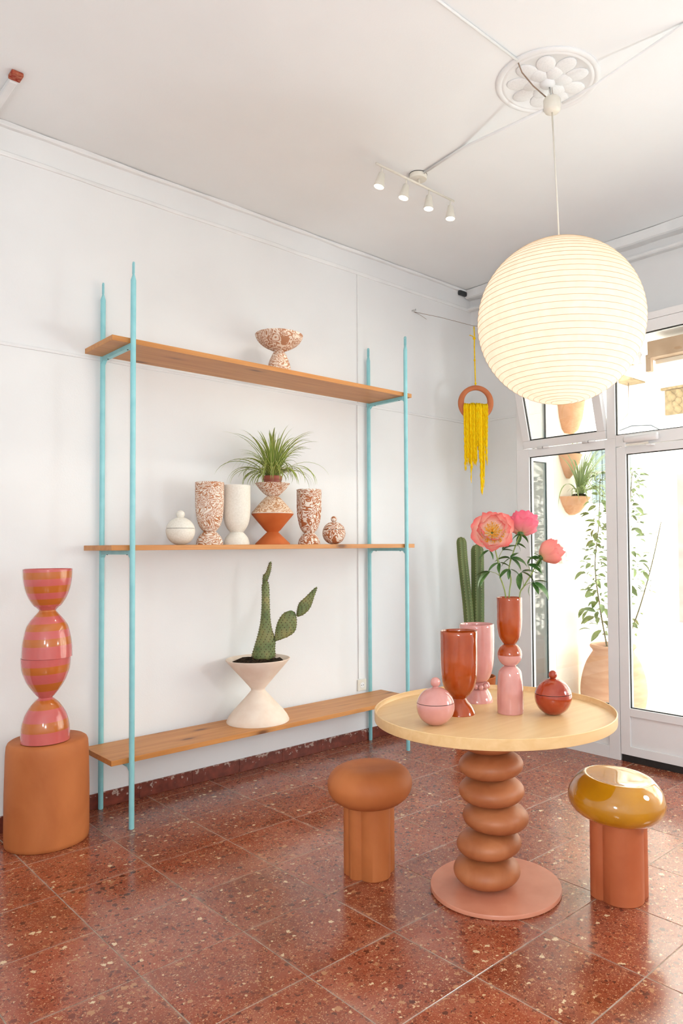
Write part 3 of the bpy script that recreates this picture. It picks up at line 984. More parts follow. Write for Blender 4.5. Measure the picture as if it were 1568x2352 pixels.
# stacked hourglass planter
t = empty('hourglass_vase', (2.610, 3.88, ZM), 'stacked hourglass vase with marbled top and plain terracotta base on the middle shelf', 'vase')
hb = [(0, .003), (.104, .003), (.1098, 0), (.109, .006), (.050, .064), (.038, .0765), (.0361, .0788), (.038, .082), (.050, .092), (.131, .190), (.1325, .1935), (.128, .1945), (0, .1945)]
link('lower_cones', lathe_mesh('lower_cones', hb, seg=72), M['orange_clay'], t)
link('rim_band', lathe_mesh('rim_band', [(0, .1946), (.131, .1946), (.1335, .1975), (.1325, .2005), (0, .2005)], seg=72), M['cream_clay'], t)
mc = [(0, .2006), (.131, .2006), (.1305, .203), (.082, .262), (.048, .298), (.0355, .3075), (.0334, .3092), (0, .3092)]
link('middle_cone', lathe_mesh('middle_cone', mc, seg=72), M['marble3'], t)
tb = spline([(.0334, .3095), (.052, .322), (.080, .350), (.100, .377), (.1104, .3885)], 4)
link('bowl', lathe_mesh('bowl', [(0, .3095)]+tb+[(.1085, .3905), (.104, .387), (.075, .357), (.058, .3500), (0, .3500)], seg=72), M['marble1'], t)


# leaves -------------------------------------------------------------
def blade_mesh(name, length, width, droop, lean, n=10, fold=0.25, twist=0.0, side=0.0):
    """arching strap leaf from the origin, leaning along +X"""
    v, uv, f = [], [], []
    p = Vector((0, 0, 0))
    ang = lean
    for i in range(n+1):
        t = i/n
        w = width*0.5*min(1, (0.35+t*2.2))*(1-t**2.6)+0.0002
        d = Vector((math.sin(ang), 0, math.cos(ang)))
        nrm = Vector((-math.cos(ang), 0, math.sin(ang)))
        s = side*t*t*length
        for u in (-1, 0, 1):
            tw = twist*t
            off = Vector((0, u*w*math.cos(tw), 0)) + nrm*(abs(u)*w*fold + u*w*math.sin(tw))
            v.append(p + off + Vector((0, s, 0)))
            uv.append(((u+1)/2, t))
        p = p + d*(length/n)
        ang += droop/n*(0.5+t*1.4)
    for i in range(n):
        for k in range(2):
            a = i*3+k
            f.append((a, a+1, a+4, a+3))
    return pydata(name, v, f, True, uv)


def spider(parent, n, lmin, lmax, m_, r0=0.03, width=0.011, zr=0, half=None, rnd=None, room=None):
    rnd = rnd or random.Random(5)
    vars_ = []
    for k in range(14):
        L_ = lmin+(lmax-lmin)*k/13
        vars_.append(blade_mesh('leaf', L_, width*rnd.uniform(.8, 1.15), *((rnd.uniform(.7, 1.7), rnd.uniform(.05, .5)) if k % 2 else (rnd.uniform(1.7, 3.4), rnd.uniform(.2, 1.05))), 12, 0.3, rnd.uniform(-.6, .6), rnd.uniform(-.2, .2)))
    for me in vars_: me.materials.append(m_)
    for i in range(n):
        a = 2*PI*i/n*7.13 + rnd.uniform(-.3, .3)
        if half is not None: a = half + rnd.uniform(-1.75, 1.75)
        me = rnd.choice(vars_)
        o = link('leaf', me, None, parent)
        rr = r0*math.sqrt(rnd.random())
        o.location = (rr*math.cos(a), rr*math.sin(a), zr)
        s = rnd.uniform(.85, 1.1)
        if room is not None and math.sin(a) > -0.15:      # leaves towards the wall stay short of it
            reach = room/max(math.sin(a), 0.3)
            s = min(s, reach/(max(abs(q.co.x) for q in me.vertices)+max(abs(q.co.y) for q in me.vertices)))
        o.scale = (s, s, s)
        o.rotation_euler = (0, 0, a)


sp = empty('spider_plant', (2.610, 3.88, ZM+.3502), 'bushy variegated spider plant in small brown plastic pot on the stacked vase', 'plant')
link('pot', lathe_mesh('pot', [(0, 0), (.048, 0), (.050, .003), (.0565, .062), (.0605, .063), (.0615, .085), (.058, .087), (.056, .078), (0, .078)], seg=40), M['plastic_pot'], sp)
link('soil', lathe_mesh('soil', [(0, .0785), (.056, .0785), (.05, .083), (.025, .087), (0, .088)], seg=24), M['soil'], sp)
spider(sp, 190, .15, .42, M['spider_leaf'], .034, .0135, .083, rnd=random.Random(21), room=.195)

# top shelf bowl
t = empty('footed_bowl', (2.663, 3.88, 2.5526), 'wide marbled terracotta and cream footed bowl alone on the top shelf', 'bowl')
fp = spline([(.078, 0), (.0735, .045), (.0655, .085), (.0507, .123), (.036, .152), (.0320, .160)], 5)
link('foot', lathe_mesh('foot', [(0, 0)]+fp+[(0, .160)], seg=72), M['marble4'], t)
bp = spline([(.0320, .1602), (.062, .172), (.100, .192), (.130, .217), (.147, .244), (.1531, .2625)], 5)
link('bowl', lathe_mesh('bowl', thick(bp, .007), seg=72), M['marble4'], t)

# bottom shelf planter with prickly pear
t = empty('hourglass_planter', (2.508, 3.893, 0.3636), 'large cream hourglass planter standing on the bottom shelf', 'planter')
pr = [(0, .003), (.186, .003), (.192, 0), (.1925, .006), (.180, .033), (.158, .062), (.118, .105), (.079, .148), (.052, .178), (.0435, .190), (.0425, .196), (.0435, .202), (.056, .218), (.110, .281), (.160, .338), (.1975, .382),
      (.1985, .386), (.195, .388), (.189, .383), (.160, .350), (0, .350)]
link('body', lathe_mesh('body', pr, seg=96, angle=35), M['cream_clay'], t)
RZ = math.atan2(rt.y, rt.x)
pc = empty('prickly_pear', (2.508, 3.893, 0.7131), 'spiny green prickly pear cactus with three pads growing in cream hourglass planter', 'cactus', rotz=RZ)
v, f = [], []
rnd = random.Random(3)
n = 28; rings = 9
for i in range(rings+1):
    for k in range(n):
        a = 2*PI*k/n
        r = .172*i/rings if i else 0.0001
        v.append((r*math.cos(a), r*math.sin(a), (.022 if i < rings else .006)+rnd.uniform(-.006, .010)*(i < rings)+.008*(1-i/rings)))
for i in range(rings):
    for k in range(n):
        k2 = (k+1) % n
        f.append((i*n+k, i*n+k2, (i+1)*n+k2, (i+1)*n+k))
b0 = len(v)
for k in range(n):
    a = 2*PI*k/n
    v.append((.148*math.cos(a), .148*math.sin(a), 0))
for k in range(n):
    f.append((rings*n+k, rings*n+(k+1) % n, b0+(k+1) % n, b0+k))
f.append(tuple(range(b0, b0+n)))
so_ = link('soil', pydata('soil', v, f, True), M['soil'], pc)
K = 4.53/1659


def pad(name, outline, thick_, parent, y0=0.0, tilt=0.0, nrings=5, spacing=.018, spines=0.02):
    """inflate an outline (x,z in metres) into a cactus pad; areoles and spines are joined as stuff"""
    n = len(outline)
    cx = sum(p[0] for p in outline)/n
    # centre line per height keeps long stems fat
    zs = [p[1] for p in outline]
    z0, z1 = min(zs), max(zs)
    v, f = [], []

    def width_at(z):
        xs = []
        for i in range(n):
            a, b = outline[i], outline[(i+1) % n]
            if (a[1]-z)*(b[1]-z) <= 0 and abs(a[1]-b[1]) > 1e-6:
                xs.append(a[0]+(b[0]-a[0])*(z-a[1])/(b[1]-a[1]))
        if len(xs) < 2: return None
        return min(xs), max(xs)
    rows, seg = 22, 16
    pts = []
    for i in range(rows+1):
        z = z0+(z1-z0)*(0.004+0.992*i/rows)
        w = width_at(z)
        if not w: continue
        c, hw = (w[0]+w[1])/2, (w[1]-w[0])/2
        th = min(thick_, hw*0.95)
        pts.append((c, hw, th, z))
        for k in range(seg):
            a = 2*PI*k/seg
            v.append((c+hw*math.cos(a), y0+tilt*(z-z0)+th*math.sin(a), z))
    m = len(pts)
    for i in range(m-1):
        for k in range(seg):
            k2 = (k+1) % seg
            f.append((i*seg+k, i*seg+k2, (i+1)*seg+k2, (i+1)*seg+k))
    f.append(tuple(reversed(range(seg)))); f.append(tuple(range((m-1)*seg, m*seg)))
    po = link(name, pydata(name, v, f, True), M['pad'], parent)
    bm = bmesh.new()
    z = z0+spacing*.7
    row = 0
    while z < z1-.005:
        w = width_at(z)
        c, hw = (w[0]+w[1])/2, (w[1]-w[0])/2
        th = min(thick_, hw*.95)
        cnt = max(6, int(2*PI*hw/spacing*0.62))
        for k in range(cnt):
            a = 2*PI*(k+.5*(row % 2))/cnt
            p = Vector((c+hw*math.cos(a)*1.0, y0+tilt*(z-z0)+th*math.sin(a)*1.0, z))
            nr = Vector((math.cos(a)*th, math.sin(a)*hw, 0)).normalized()
            mt = Matrix.Translation(p)
            bmesh.ops.create_icosphere(bm, subdivisions=1, radius=.0034, matrix=mt)
            for q in range(3):
                d = (nr+Vector((rnd.uniform(-.6, .6), rnd.uniform(-.6, .6), rnd.uniform(-.5, .9)))).normalized()
                e = p+d*spines*rnd.uniform(.5, 1)
                s = d.cross(Vector((0, 0, 1))).normalized()*.0005
                a1, a2, a3 = bm.verts.new(p+s), bm.verts.new(p-s), bm.verts.new(e)
                bm.faces.new((a1, a2, a3))
        z += spacing*0.85
        row += 1
    me = bpy.data.meshes.new('spines')
    bm.to_mesh(me); bm.free()
    tag(link('spines', me, M['spine'], po), kind='stuff')
    return po


def ol(pts, ox=591, oz=1514):
    return [((x-ox)*K, (oz-y)*K+0.032) for x, y in pts]


def smooth_ol(pts, n=4):
    P = pts
    out = []
    m = len(P)
    for i in range(m):
        p0, p1, p2, p3 = P[i-1], P[i], P[(i+1) % m], P[(i+2) % m]
        for k in range(n):
            t = k/n
            out.append(tuple(0.5*((2*b) + (-a+c)*t + (2*a-5*b+4*c-d)*t*t + (-a+3*b-3*c+d)*t**3) for a, b, c, d in zip(p0, p1, p2, p3)))
    return out


trunk = pad('trunk_pad', smooth_ol(ol([(579, 1514), (582, 1487), (590, 1460), (596, 1432), (599, 1400), (600, 1365), (600, 1345), (606, 1333), (613, 1333), (617, 1350), (618, 1390), (620, 1425), (624, 1448), (631, 1468), (630, 1490), (627, 1514)])), .024, pc)
pad('tip_pad', smooth_ol(ol([(602, 1340), (603, 1322), (609, 1316), (614, 1302), (618, 1292), (622, 1291), (622, 1304), (619, 1318), (614, 1332), (608, 1341)])), .010, pc, spacing=.014, spines=.03)
pad('side_pad', smooth_ol(ol([(629, 1471), (632, 1445), (638, 1426), (648, 1411), (660, 1404), (672, 1404), (679, 1414), (680, 1436), (675, 1452), (660, 1463), (644, 1469), (633, 1473)])), .018, pc, y0=-.005)
pad('upper_pad', smooth_ol(ol([(680, 1415), (682, 1398), (687, 1385), (702, 1371), (715, 1358), (726, 1349), (727, 1354), (720, 1374), (712, 1396), (700, 1410), (686, 1417)])), .013, pc, y0=-.008, spacing=.015)

# ------------------------------------------------------------------ terracotta plinth and striped vase
pl = tag(lathe('plinth', spline([(0, 0), (.186, 0)], 1)+[(.190, .004), (.1925, .02), (.193, .06), (.1925, .25), (.188, .44), (.185, .478), (.179, .492), (.168, .4995), (.10, .503), (0, .504)],
                M['terra'], loc=(1.256, 3.852, 0), seg=96), 'round matte terracotta plinth under the pink and orange striped vase', 'plinth')
sv = empty('striped_vase', (1.228, 3.801, 0.5035), 'tall glossy vase striped pink and orange in bulging stacked segments', 'vase')
lo = spline([(.1114, .002), (.1098, .035), (.1072, .075), (.0975, .115), (.0858, .143), (.062, .180), (.042, .200), (.0322, .2085), (.0345, .214), (.052, .235), (.0816, .280), (.098, .318), (.1085, .355), (.1122, .408)], 5)
link('lower_body', lathe_mesh('lower_body', [(0, .004), (.104, .004), (.107, 0)]+lo+[(0, .408)], seg=72), M['stripes'], sv)
uo = spline([(.1135, .4095), (.1125, .44), (.1097, .4855), (.0954, .5535), (.080, .583), (.0646, .6036), (.047, .625), (.0388, .6355), (.041, .643), (.052, .654), (.0625, .6636), (.0798, .6905), (.094, .722), (.1042, .7589), (.110, .80), (.1116, .8412)], 5)
up_o = link('upper_body', lathe_mesh('upper_body', thick(uo, .006), seg=72), M['stripes'], sv)
up_o.location = (rt.x*.006, rt.y*.006, 0)

# ------------------------------------------------------------------ table
TX, TY = 2.430, 1.957
tb = empty('pedestal_table', (TX, TY, 0), 'round table with pale birch tray top on a stack of terracotta pebbles', 'table')
link('base_plate', lathe_mesh('base_plate', [(0, 0), (.268, 0), (.271, .002), (.2745, .004), (.2745, .018), (.273, .020), (0, .020)], seg=128), M['rose_metal'], tb)


def superpeb(r, h, n=24, e=0.72, lo_e=0.72):
    out = []
    for i in range(n+1):
        a = -PI/2+PI*i/n
        c, s = math.cos(a), math.sin(a)
        ee = e if s > 0 else lo_e
        out.append((0 if abs(c) < 1e-6 else r*(abs(c)**ee), h*(1 if s > 0 else -1)*(abs(s)**1.0)))
    return out


zc = 0.0795
for i, (off, r, dz) in enumerate([(-.036, .1405, .0595), (-.026, .1365, .0565), (.0035, .1395, .059), (-.013, .1390, .0565), (-.0145, .137, .056), (-.02, .128, .053)]):
    pz = [0.0790, .1910, .3010, .4110, .5180, .6220][i]
    pts = superpeb(r, dz)
    o = link('pebble', lathe_mesh('pebble', pts, seg=72, angle=180), M['terra2'], tb)
    o.location = (rt.x*off, rt.y*off, pz)
    o.rotation_euler = (R([1.5, -2, 1, -1, 1.5, 0][i]), R([-1, 1.5, -2, 1, -1, 0][i]), i*1.1)
link('mounting_disc', lathe_mesh('mounting_disc', [(0, .668), (.085, .668), (.085, .7115), (0, .7115)], seg=48), M['terra2'], tb, (rt.x*-.02, rt.y*-.02, 0))
TR = .507
link('tray_top', lathe_mesh('tray_top', [(0, .7118), (TR-.006, .7118), (TR-.001, .714), (TR, .718), (TR, .7545), (TR-.0015, .7565), (TR-.0045, .7565), (TR-.006, .7545), (TR-.0065, .739), (TR-.009, .735), (0, .735)], seg=192, angle=35), M['ply'], tb)

ZT = .7352
ball_jar('lidded_jar', 2.109, 1.993, ZT, .0762, .8075, .8235, .0200, .9025, M['pink_glaze'], 'round glossy pink lidded jar near the left rim of the table')
goblet('footed_vase', (2.316, 2.050, ZT), 'large glossy rust orange goblet vase in the front left of the table', M['rust_glaze'],
       [(.0683, .7352), (.0675, .740), (.0609, .7547), (.0489, .7749), (.0351, .7914), (.0285, .8005)], [(.0285, .8005), (.0369, .8095), (.0499, .8224), (.0665, .8510), (.0758, .8965), (.0785, .945), (.079, .9898), (.0791, 1.0829)], 'goblet vases on the table')
pg = goblet('footed_vase', (2.558, 2.154, ZT), 'glossy dusty pink goblet vase with beaded collar behind the rust one', M['pink_glaze'],
            [(.0717, .7352), (.0705, .745), (.0638, .763), (.0478, .7888), (.0340, .7990), (.0299, .8060), (.0300, .8200)], [(.0300, .8200), (.0512, .8343), (.0658, .864), (.0758, .9136), (.0785, .955), (.0793, .9931), (.0793, 1.085)], 'goblet vases on the table')
for k in range(12):
    a = 2*PI*k/12
    o = link('bead', lathe_mesh('bead', sphere_prof(.0122, 0, 8), seg=16, angle=180), M['pink_glaze'], pg)
    o.location = (.0470*math.cos(a), .0470*math.sin(a), .8065-ZT+(.002 if k % 2 else -.001))
VX, VY = 2.477, 1.904
tv = empty('stacked_vase', (VX, VY, ZT), 'slim stacked vase with rust cup, two-tone ball and pink dome holding the peonies', 'vase')
link('base_dome', lathe_mesh('base_dome', [(0, .002), (.050, .002), (.0535, 0)]+[(r, z-ZT) for r, z in spline([(.0553, .738), (.0560, .76), (.0556, .80), (.0541, .849), (.0491, .9024), (.042, .9180), (.031, .929), (.0222, .9345)], 5)]+[(0, .2)], seg=64), M['pink_glaze'], tv)
zb, rb = .9806-ZT, .0515
link('lower_half_ball', lathe_mesh('lower_half_ball', [(0, .1995), (.0222, .1995)]+sphere_prof(rb, zb, 12, -62, 0)+[(0, zb)], seg=64), M['pink_glaze'], tv)
link('upper_half_ball', lathe_mesh('upper_half_ball', [(0, zb+.0002)]+sphere_prof(rb+.0004, zb+.0004, 12, 0, 60)+[(.0249, .2905), (0, .2905)], seg=64), M['rust_glaze'], tv)
cup = [(r, z-ZT) for r, z in spline([(.0249, 1.0262), (.0334, 1.0375), (.0445, 1.0590), (.0510, 1.0935), (.0535, 1.13), (.0539, 1.1536), (.0539, 1.2232)], 5)]
link('cup', lathe_mesh('cup', thick(cup, .005), seg=64), M['rust_glaze'], tv)
ball_jar('lidded_jar', 2.581, 1.759, ZT, .0775, .8085, .8235, .0183, .900, M['brown_glaze'], 'round glossy red-brown lidded jar near the right rim of the table')

# ------------------------------------------------------------------ peonies
PKX = 3.09/1659


def vp(px, py, d=0.0):
    """point near the vase in its own lateral frame: x to the right, y away, z up"""
    return Vector(((px-1172)*PKX, d, (1370-py)*PKX))


def petal_mesh(name, L_, W_, cup_, bend, ruff, n=8, m=6, seed=0):
    """spoon-shaped petal whose centre line arcs upwards by `bend` radians"""
    rnd = random.Random(seed)
    v, uv, f = [], [], []
    ph = [rnd.uniform(0, 6) for _ in range(4)]
    px = pz = 0.0
    for i in range(n+1):
        t = i/n
        th = bend*(t**0.9)
        w = W_*(0.22+0.78*math.sin(min(1, t*1.25)*PI*0.5)**0.8)*(1-max(0, t-.72)**1.5*3.4)
        nx, nz = -math.sin(th), math.cos(th)
        for k in range(m+1):
            u = k/m*2-1
            lift = cup_*(u*u)*w + ruff*L_*(math.sin(u*5+ph[0])*t*t*.5+math.sin(t*7+ph[1])*u*.3)
            notch = -.07*L_*(max(0, t-.7)/.3)*(math.cos(u*PI*1.6+ph[3])*.5+.45*u*u)
            v.append((px+nx*lift+math.cos(th)*notch, u*w*.5*(1-.25*cup_*u*u), pz+nz*lift+math.sin(th)*notch))
            uv.append(((u+1)/2, t))
        px += math.cos(th)*L_/n
        pz += math.sin(th)*L_/n
    for i in range(n):
        for k in range(m):
            a = i*(m+1)+k
            f.append((a, a+1, a+m+2, a+m+1))
    return pydata(name, v, f, True, uv)


def peony(name, label, head, normal, stem_pts, m_, rad, rings, open_=True, group=None):
    base = Vector((VX, VY, ZT+.488))
    root = empty(name, base, label, 'flower', group, rotz=RZ)
    # stem goes down inside the vase mouth
    tube('stem', spline([tuple(p) for p in stem_pts], 5), .0028, M['stem'], root, seg=8)
    hd = bpy.data.objects.new('flower_head', None)
    COL.objects.link(hd); hd.parent = root; hd.empty_display_size = .02
    hd.location = head
    hd.rotation_euler = Vector(normal).to_track_quat('Z', 'X').to_euler()
    rnd = random.Random(name+label)
    for ri, (cnt, L_, W_, tilt, cup_, curl, zoff) in enumerate(rings):
        mes = [petal_mesh('petal', L_*rad, W_*rad, cup_, curl, .09, seed=ri*10+q) for q in range(3)]
        for me in mes: me.materials.append(m_)
        for k in range(cnt):
            o = link('petal', mes[k % 3], None, hd)
            a = 2*PI*(k+ri*.5)/cnt + rnd.uniform(-.12, .12)
            o.rotation_euler = (0, -R(tilt+rnd.uniform(-7, 7)), a)
            o.location = (0.06*rad*math.cos(a), 0.06*rad*math.sin(a), zoff*rad)
            s = rnd.uniform(.86, 1.10)
            o.scale = (s, s*rnd.uniform(.9, 1.15), s)
    link('receptacle', lathe_mesh('receptacle', [(0, -.16*rad), (.12*rad, -.13*rad), (.17*rad, -.05*rad), (.13*rad, .02*rad), (0, .03*rad)], seg=16, angle=180), M['peony_leaf'], hd)
    sep = leaf_mesh('sepal', .62*rad, .26*rad, .9)
    for k in range(4):
        o = link('sepal', sep, None, hd)
        o.location = (0, 0, -.11*rad)
        o.rotation_euler = (0, R(12+6*k), 2*PI*k/4+.5)
    if open_:
        bm = bmesh.new()
        for k in range(260):
            a = rnd.uniform(0, 2*PI); q = math.sqrt(rnd.random())*.72
            p0 = Vector((math.cos(a)*q*.4*rad, math.sin(a)*q*.4*rad, .02*rad))
            p1 = Vector((math.cos(a)*q*rad, math.sin(a)*q*rad, rad*(.46-q*.35+rnd.uniform(-.04, .04))))
            s = Vector((-math.sin(a), math.cos(a), 0))*.0007
            q4 = [bm.verts.new(p0-s), bm.verts.new(p0+s), bm.verts.new(p1+s), bm.verts.new(p1-s)]
            bm.faces.new(q4)
            bmesh.ops.create_icosphere(bm, subdivisions=1, radius=.0022, matrix=Matrix.Translation(p1) @ Matrix.Diagonal((1, 1, 2, 1)))
        me = bpy.data.meshes.new('stamens'); bm.to_mesh(me); bm.free()
        tag(link('stamens', me, M['stamen'], hd), kind='stuff')
    return root


def leaf_mesh(name, L_, W_, bend, m_=None, n=7, point=1.0):
    v, f = [], []
    p = Vector((0, 0, 0)); ang = 0.0
    for i in range(n+1):
        t = i/n
        w = W_*.5*(math.sin(PI*min(1, t**0.8*1.0))**0.85)*(1-.15*t)+.0003
        d = Vector((math.cos(ang), 0, -math.sin(ang)))
        up_ = Vector((math.sin(ang), 0, math.cos(ang)))
        for u in (-1, 0, 1):
            v.append(p+Vector((0, u*w, 0))+up_*(abs(u)*w*.35))
        p = p+d*(L_/n)
        ang += bend/n
    for i in range(n):
        for k in range(2):
            a = i*3+k
            f.append((a, a+1, a+4, a+3))
    me = pydata(name, v, f, True)
    me.materials.append(m_ or M['peony_leaf'])
    return me


LEAFS = [leaf_mesh('leaf', .080, .032, .8), leaf_mesh('leaf', .102, .038, 1.1), leaf_mesh('leaf', .066, .027, .5)]


def leaf_spray(root, at, path_from, dirs):
    """petiole with a few leaflets; dirs = list of (dx,dy,dz,variant,scale)"""
    tube('petiole', [tuple(path_from), tuple((Vector(path_from)+Vector(at))/2+Vector((0, 0, .004))), tuple(at)], .0012, M['stem'], root, seg=6)
    for dx, dy, dz, vr, s in dirs:
        o = link('leaf', LEAFS[vr], None, root)
        o.location = at
        d = Vector((dx, dy, dz)).normalized()
        yaw = math.atan2(d.y, d.x)
        pit = -math.asin(d.z)
        o.rotation_euler = (random.uniform(-.5, .5), pit, yaw)
        o.scale = (s, s, s)


RF = 46*PKX
OPEN = [(6, 1.10, 1.12, 0, .18, .60, -.03), (6, 1.06, 1.05, 12, .22, .95, .0), (5, .92, .88, 20, .26, 1.15, .02)]
s1 = [vp(1164, 1374+80, 0), vp(1164, 1366), vp(1151, 1320, -.005), vp(1146, 1285, -.012), vp(1139, 1255, -.02), vp(1134, 1232, -.035)]
h1 = vp(1132, 1222, -.045)
p1 = peony('peony', 'fully open coral peony facing the camera with yellow stamens', h1, (-.05, -.93, .30), s1, M['petal_open'], RF, OPEN, True, 'peonies in the stacked vase')
s2 = [vp(1171, 1374+80, .01), vp(1173, 1366, .01), vp(1178, 1330, .015), vp(1174, 1302, .015), vp(1186, 1262, .02), vp(1200, 1226, .02)]
CLOSED = [(8, 1.12, .86, 6, .22, 1.15, -.02), (8, 1.15, .80, 26, .24, 1.05, .0), (8, 1.12, .72, 42, .26, .85, .02), (7, 1.05, .62, 58, .3, .6, .04), (5, .95, .5, 74, .3, .3, .05)]
p2 = peony('peony', 'deep rose peony seen from behind and below, between the other two', vp(1202, 1222, .02), (.22, .45, .86), s2, M['petal_rose'], RF*1.0, CLOSED, False, 'peonies in the stacked vase')
s3 = [vp(1195, 1374+80, .0), vp(1196, 1368, .0), vp(1206, 1345, .0), vp(1222, 1318, -.01), vp(1233, 1296, -.015), vp(1242, 1281, -.02)]
p3 = peony('peony', 'coral pink peony turned to the right and drooping away from the vase', vp(1245, 1278, -.02), (.80, .22, .42), s3, M['petal_coral'], RF*.90,
           [(8, 1.25, .95, 12, .20, 1.55, -.02), (8, 1.28, .86, 30, .22, 1.35, .0), (7, 1.2, .74, 48, .25, 1.1, .02), (6, 1.05, .6, 64, .3, .7, .05)], False, 'peonies in the stacked vase')
# leaves of the first stem
leaf_spray(p1, vp(1128, 1310, -.02), s1[2], [(-1, -.1, -.5, 1, .95), (-.8, .4, -.75, 0, 1.0), (-1, .3, -.1, 2, 1.0)])
leaf_spray(p1, vp(1126, 1262, -.02), s1[4], [(-1, -.2, -.5, 0, .8), (.3, -.3, -.5, 2, .7), (-.6, .3, -.2, 2, .8)])
leaf_spray(p1, vp(1158, 1262, .0), s1[3], [(.9, -.2, .6, 0, .9), (.5, .2, .9, 2, .8), (1, 0, .1, 2, .8)])
leaf_spray(p1, vp(1150, 1290, -.02), s1[3], [(-1, -.3, -.35, 0, .85), (.9, -.3, -.2, 2, .8), (-.2, -.4, -.8, 2, .75)])
# second stem
leaf_spray(p2, vp(1176, 1280, .0), s2[3], [(1, -.2, -.1, 1, .85), (-1, .1, .1, 0, .9), (.8, -.3, -.55, 0, .9), (-.9, -.3, -.5, 2, .9), (.6, .3, .5, 2, .8)])
leaf_spray(p2, vp(1174, 1305, .0), s2[3], [(-.7, -.3, -.3, 0, .8), (.8, -.2, -.3, 0, .8), (-.2, -.3, -.9, 2, .7)])
leaf_spray(p2, vp(1193, 1247, .02), s2[4], [(.9, -.2, -.3, 2, .7), (.4, -.3, -.6, 2, .6)])
# third stem
leaf_spray(p3, vp(1200, 1312, -.01), s3[2], [(1, -.2, -.35, 1, .8), (-.3, -.2, -.9, 0, 1.0), (.9, .1, .2, 0, 1.0)])
leaf_spray(p3, vp(1224, 1335, -.02), s3[2], [(1, -.3, -.55, 1, 1.1), (.9, .1, .25, 0, .9), (.4, -.4, -.7, 2, .9), (-.5, -.2, -.7, 0, .8)])
leaf_spray(p3, vp(1214, 1295, -.02), s3[3], [(.9, -.3, -.3, 0, .95), (.3, -.2, .9, 2, .7), (1, .2, .0, 2, .9)])
leaf_spray(p3, vp(1236, 1288, -.02), s3[4], [(.4, -.3, -.9, 0, .8), (-.8, -.1, .55, 2, .8), (-.3, .2, -.9, 2, .7)])

# ------------------------------------------------------------------ stools


def lobed_mesh(name, lobes, z0, z1, n=160, taper=1.0):
    """column whose plan is the union of circles (dist, angle, radius)"""
    def rad(th):
        best = 0.02
        for d, a, r in lobes:
            q = th-a
            disc = r*r-(d*math.sin(q))**2
            if disc > 0:
                best = max(best, d*math.cos(q)+math.sqrt(disc))
        return best
    v, f = [], []
    rr = [rad(2*PI*k/n) for k in range(n)]
    lev = [(z0, .975), (z0+.004, 1.0), ((z0+z1)/2, 1.0*.5+taper*.5), (z1, taper)]
    for z, s in lev:
        for k in range(n):
            a = 2*PI*k/n
            v.append((rr[k]*s*math.cos(a), rr[k]*s*math.sin(a), z))
    for i in range(len(lev)-1):
        for k in range(n):
            k2 = (k+1) % n
            f.append((i*n+k, i*n+k2, (i+1)*n+k2, (i+1)*n+k))
    f.append(tuple(reversed(range(n)))); f.append(tuple(range((len(lev)-1)*n, len(lev)*n)))
    me = pydata(name, v, f)
    bm = bmesh.new(); bm.from_mesh(me)
    return finish(bm, name, True, 35)


def view_angle(x, y): return math.atan2(-y, -x)   # direction from the stool towards the viewer


st = empty('stool', (2.159, 2.448, 0), 'matte orange terracotta mushroom stool with lobed column, left of the table', 'stool', 'terracotta stools by the table')
va = view_angle(2.159, 2.448)
link('column', lobed_mesh('column', [(.050, va+R(22), .0700), (.078, va-R(47), .036), (.066, va-R(88), .052), (.052, va+R(115), .062), (.05, va+R(180), .065), (.06, va-R(135), .05)], 0, .335), M['terra'], st)
seat1 = spline([(0, .4655), (.055, .466), (.100, .4670), (.132, .462), (.158, .450), (.178, .429), (.188, .402), (.188, .380), (.181, .356), (.168, .336), (.148, .320), (.120, .309), (0, .306)], 3)
so1 = link('seat', lathe_mesh('seat', list(reversed(seat1)), seg=96, angle=180), M['terra'], st)

st = empty('stool', (2.750, 1.568, 0), 'terracotta stool with tilted glossy ochre yellow seat, right of the table', 'stool', 'terracotta stools by the table')
va = view_angle(2.750, 1.568)
link('column', lobed_mesh('column', [(.046, va+R(22), .086), (.072, va-R(60), .048), (.062, va+R(100), .060), (.05, va+R(180), .070), (.06, va-R(120), .05)], 0, .330, taper=.99), M['terra3'], st)
seat2 = [(0, .082), (.09, .0825), (.128, .0855), (.139, .0845), (.148, .079), (.165, .064), (.182, .042), (.194, .015), (.198, -.008), (.195, -.030), (.183, -.052), (.160, -.071), (.128, -.083), (.095, -.087), (0, -.088)]
s2o = link('seat', lathe_mesh('seat', list(reversed(spline(seat2, 3))), seg=128, angle=180), M['ochre_glaze'], st)
s2o['label'] = 'glossy ochre yellow seat'
s2o.location = (0, 0, .398)
ax = Vector((2.750, 1.568, 0)).normalized()
s2o.rotation_mode = 'QUATERNION'
from mathutils import Quaternion
s2o.rotation_quaternion = Quaternion(ax, R(5.0)) @ Quaternion(rt, R(0))

# ------------------------------------------------------------------ ceiling: medallion, canopy, cables, lantern, track
MX, MY = 2.890, 1.954
md = empty('trim_8', (MX, MY, ZC), kind='structure')
link('medallion_disc', lathe_mesh('medallion_disc', [(0, 0), (.246, 0), (.247, -.006), (.243, -.010), (.232, -.0135), (.224, -.011), (.219, -.007), (.211, -.011), (.203, -.010), (.198, -.0055), (0, -.008)], seg=96), M['trim'], md)


def shell(r, x, y, ang, z=-.007, s=1.0):
    """fan of petal-like bumps of cast plaster"""
    bm = bmesh.new()
    bmesh.ops.create_uvsphere(bm, u_segments=16, v_segments=8, radius=1)
    me = bpy.data.meshes.new('relief_petal')
    bm.to_mesh(me); bm.free()
    for p in me.polygons: p.use_smooth = True
    o = link('relief_petal', me, M['trim'], md, (x, y, z))
    o.scale = (r, r*.80, .008*s)
    o.rotation_euler = (0, 0, ang)


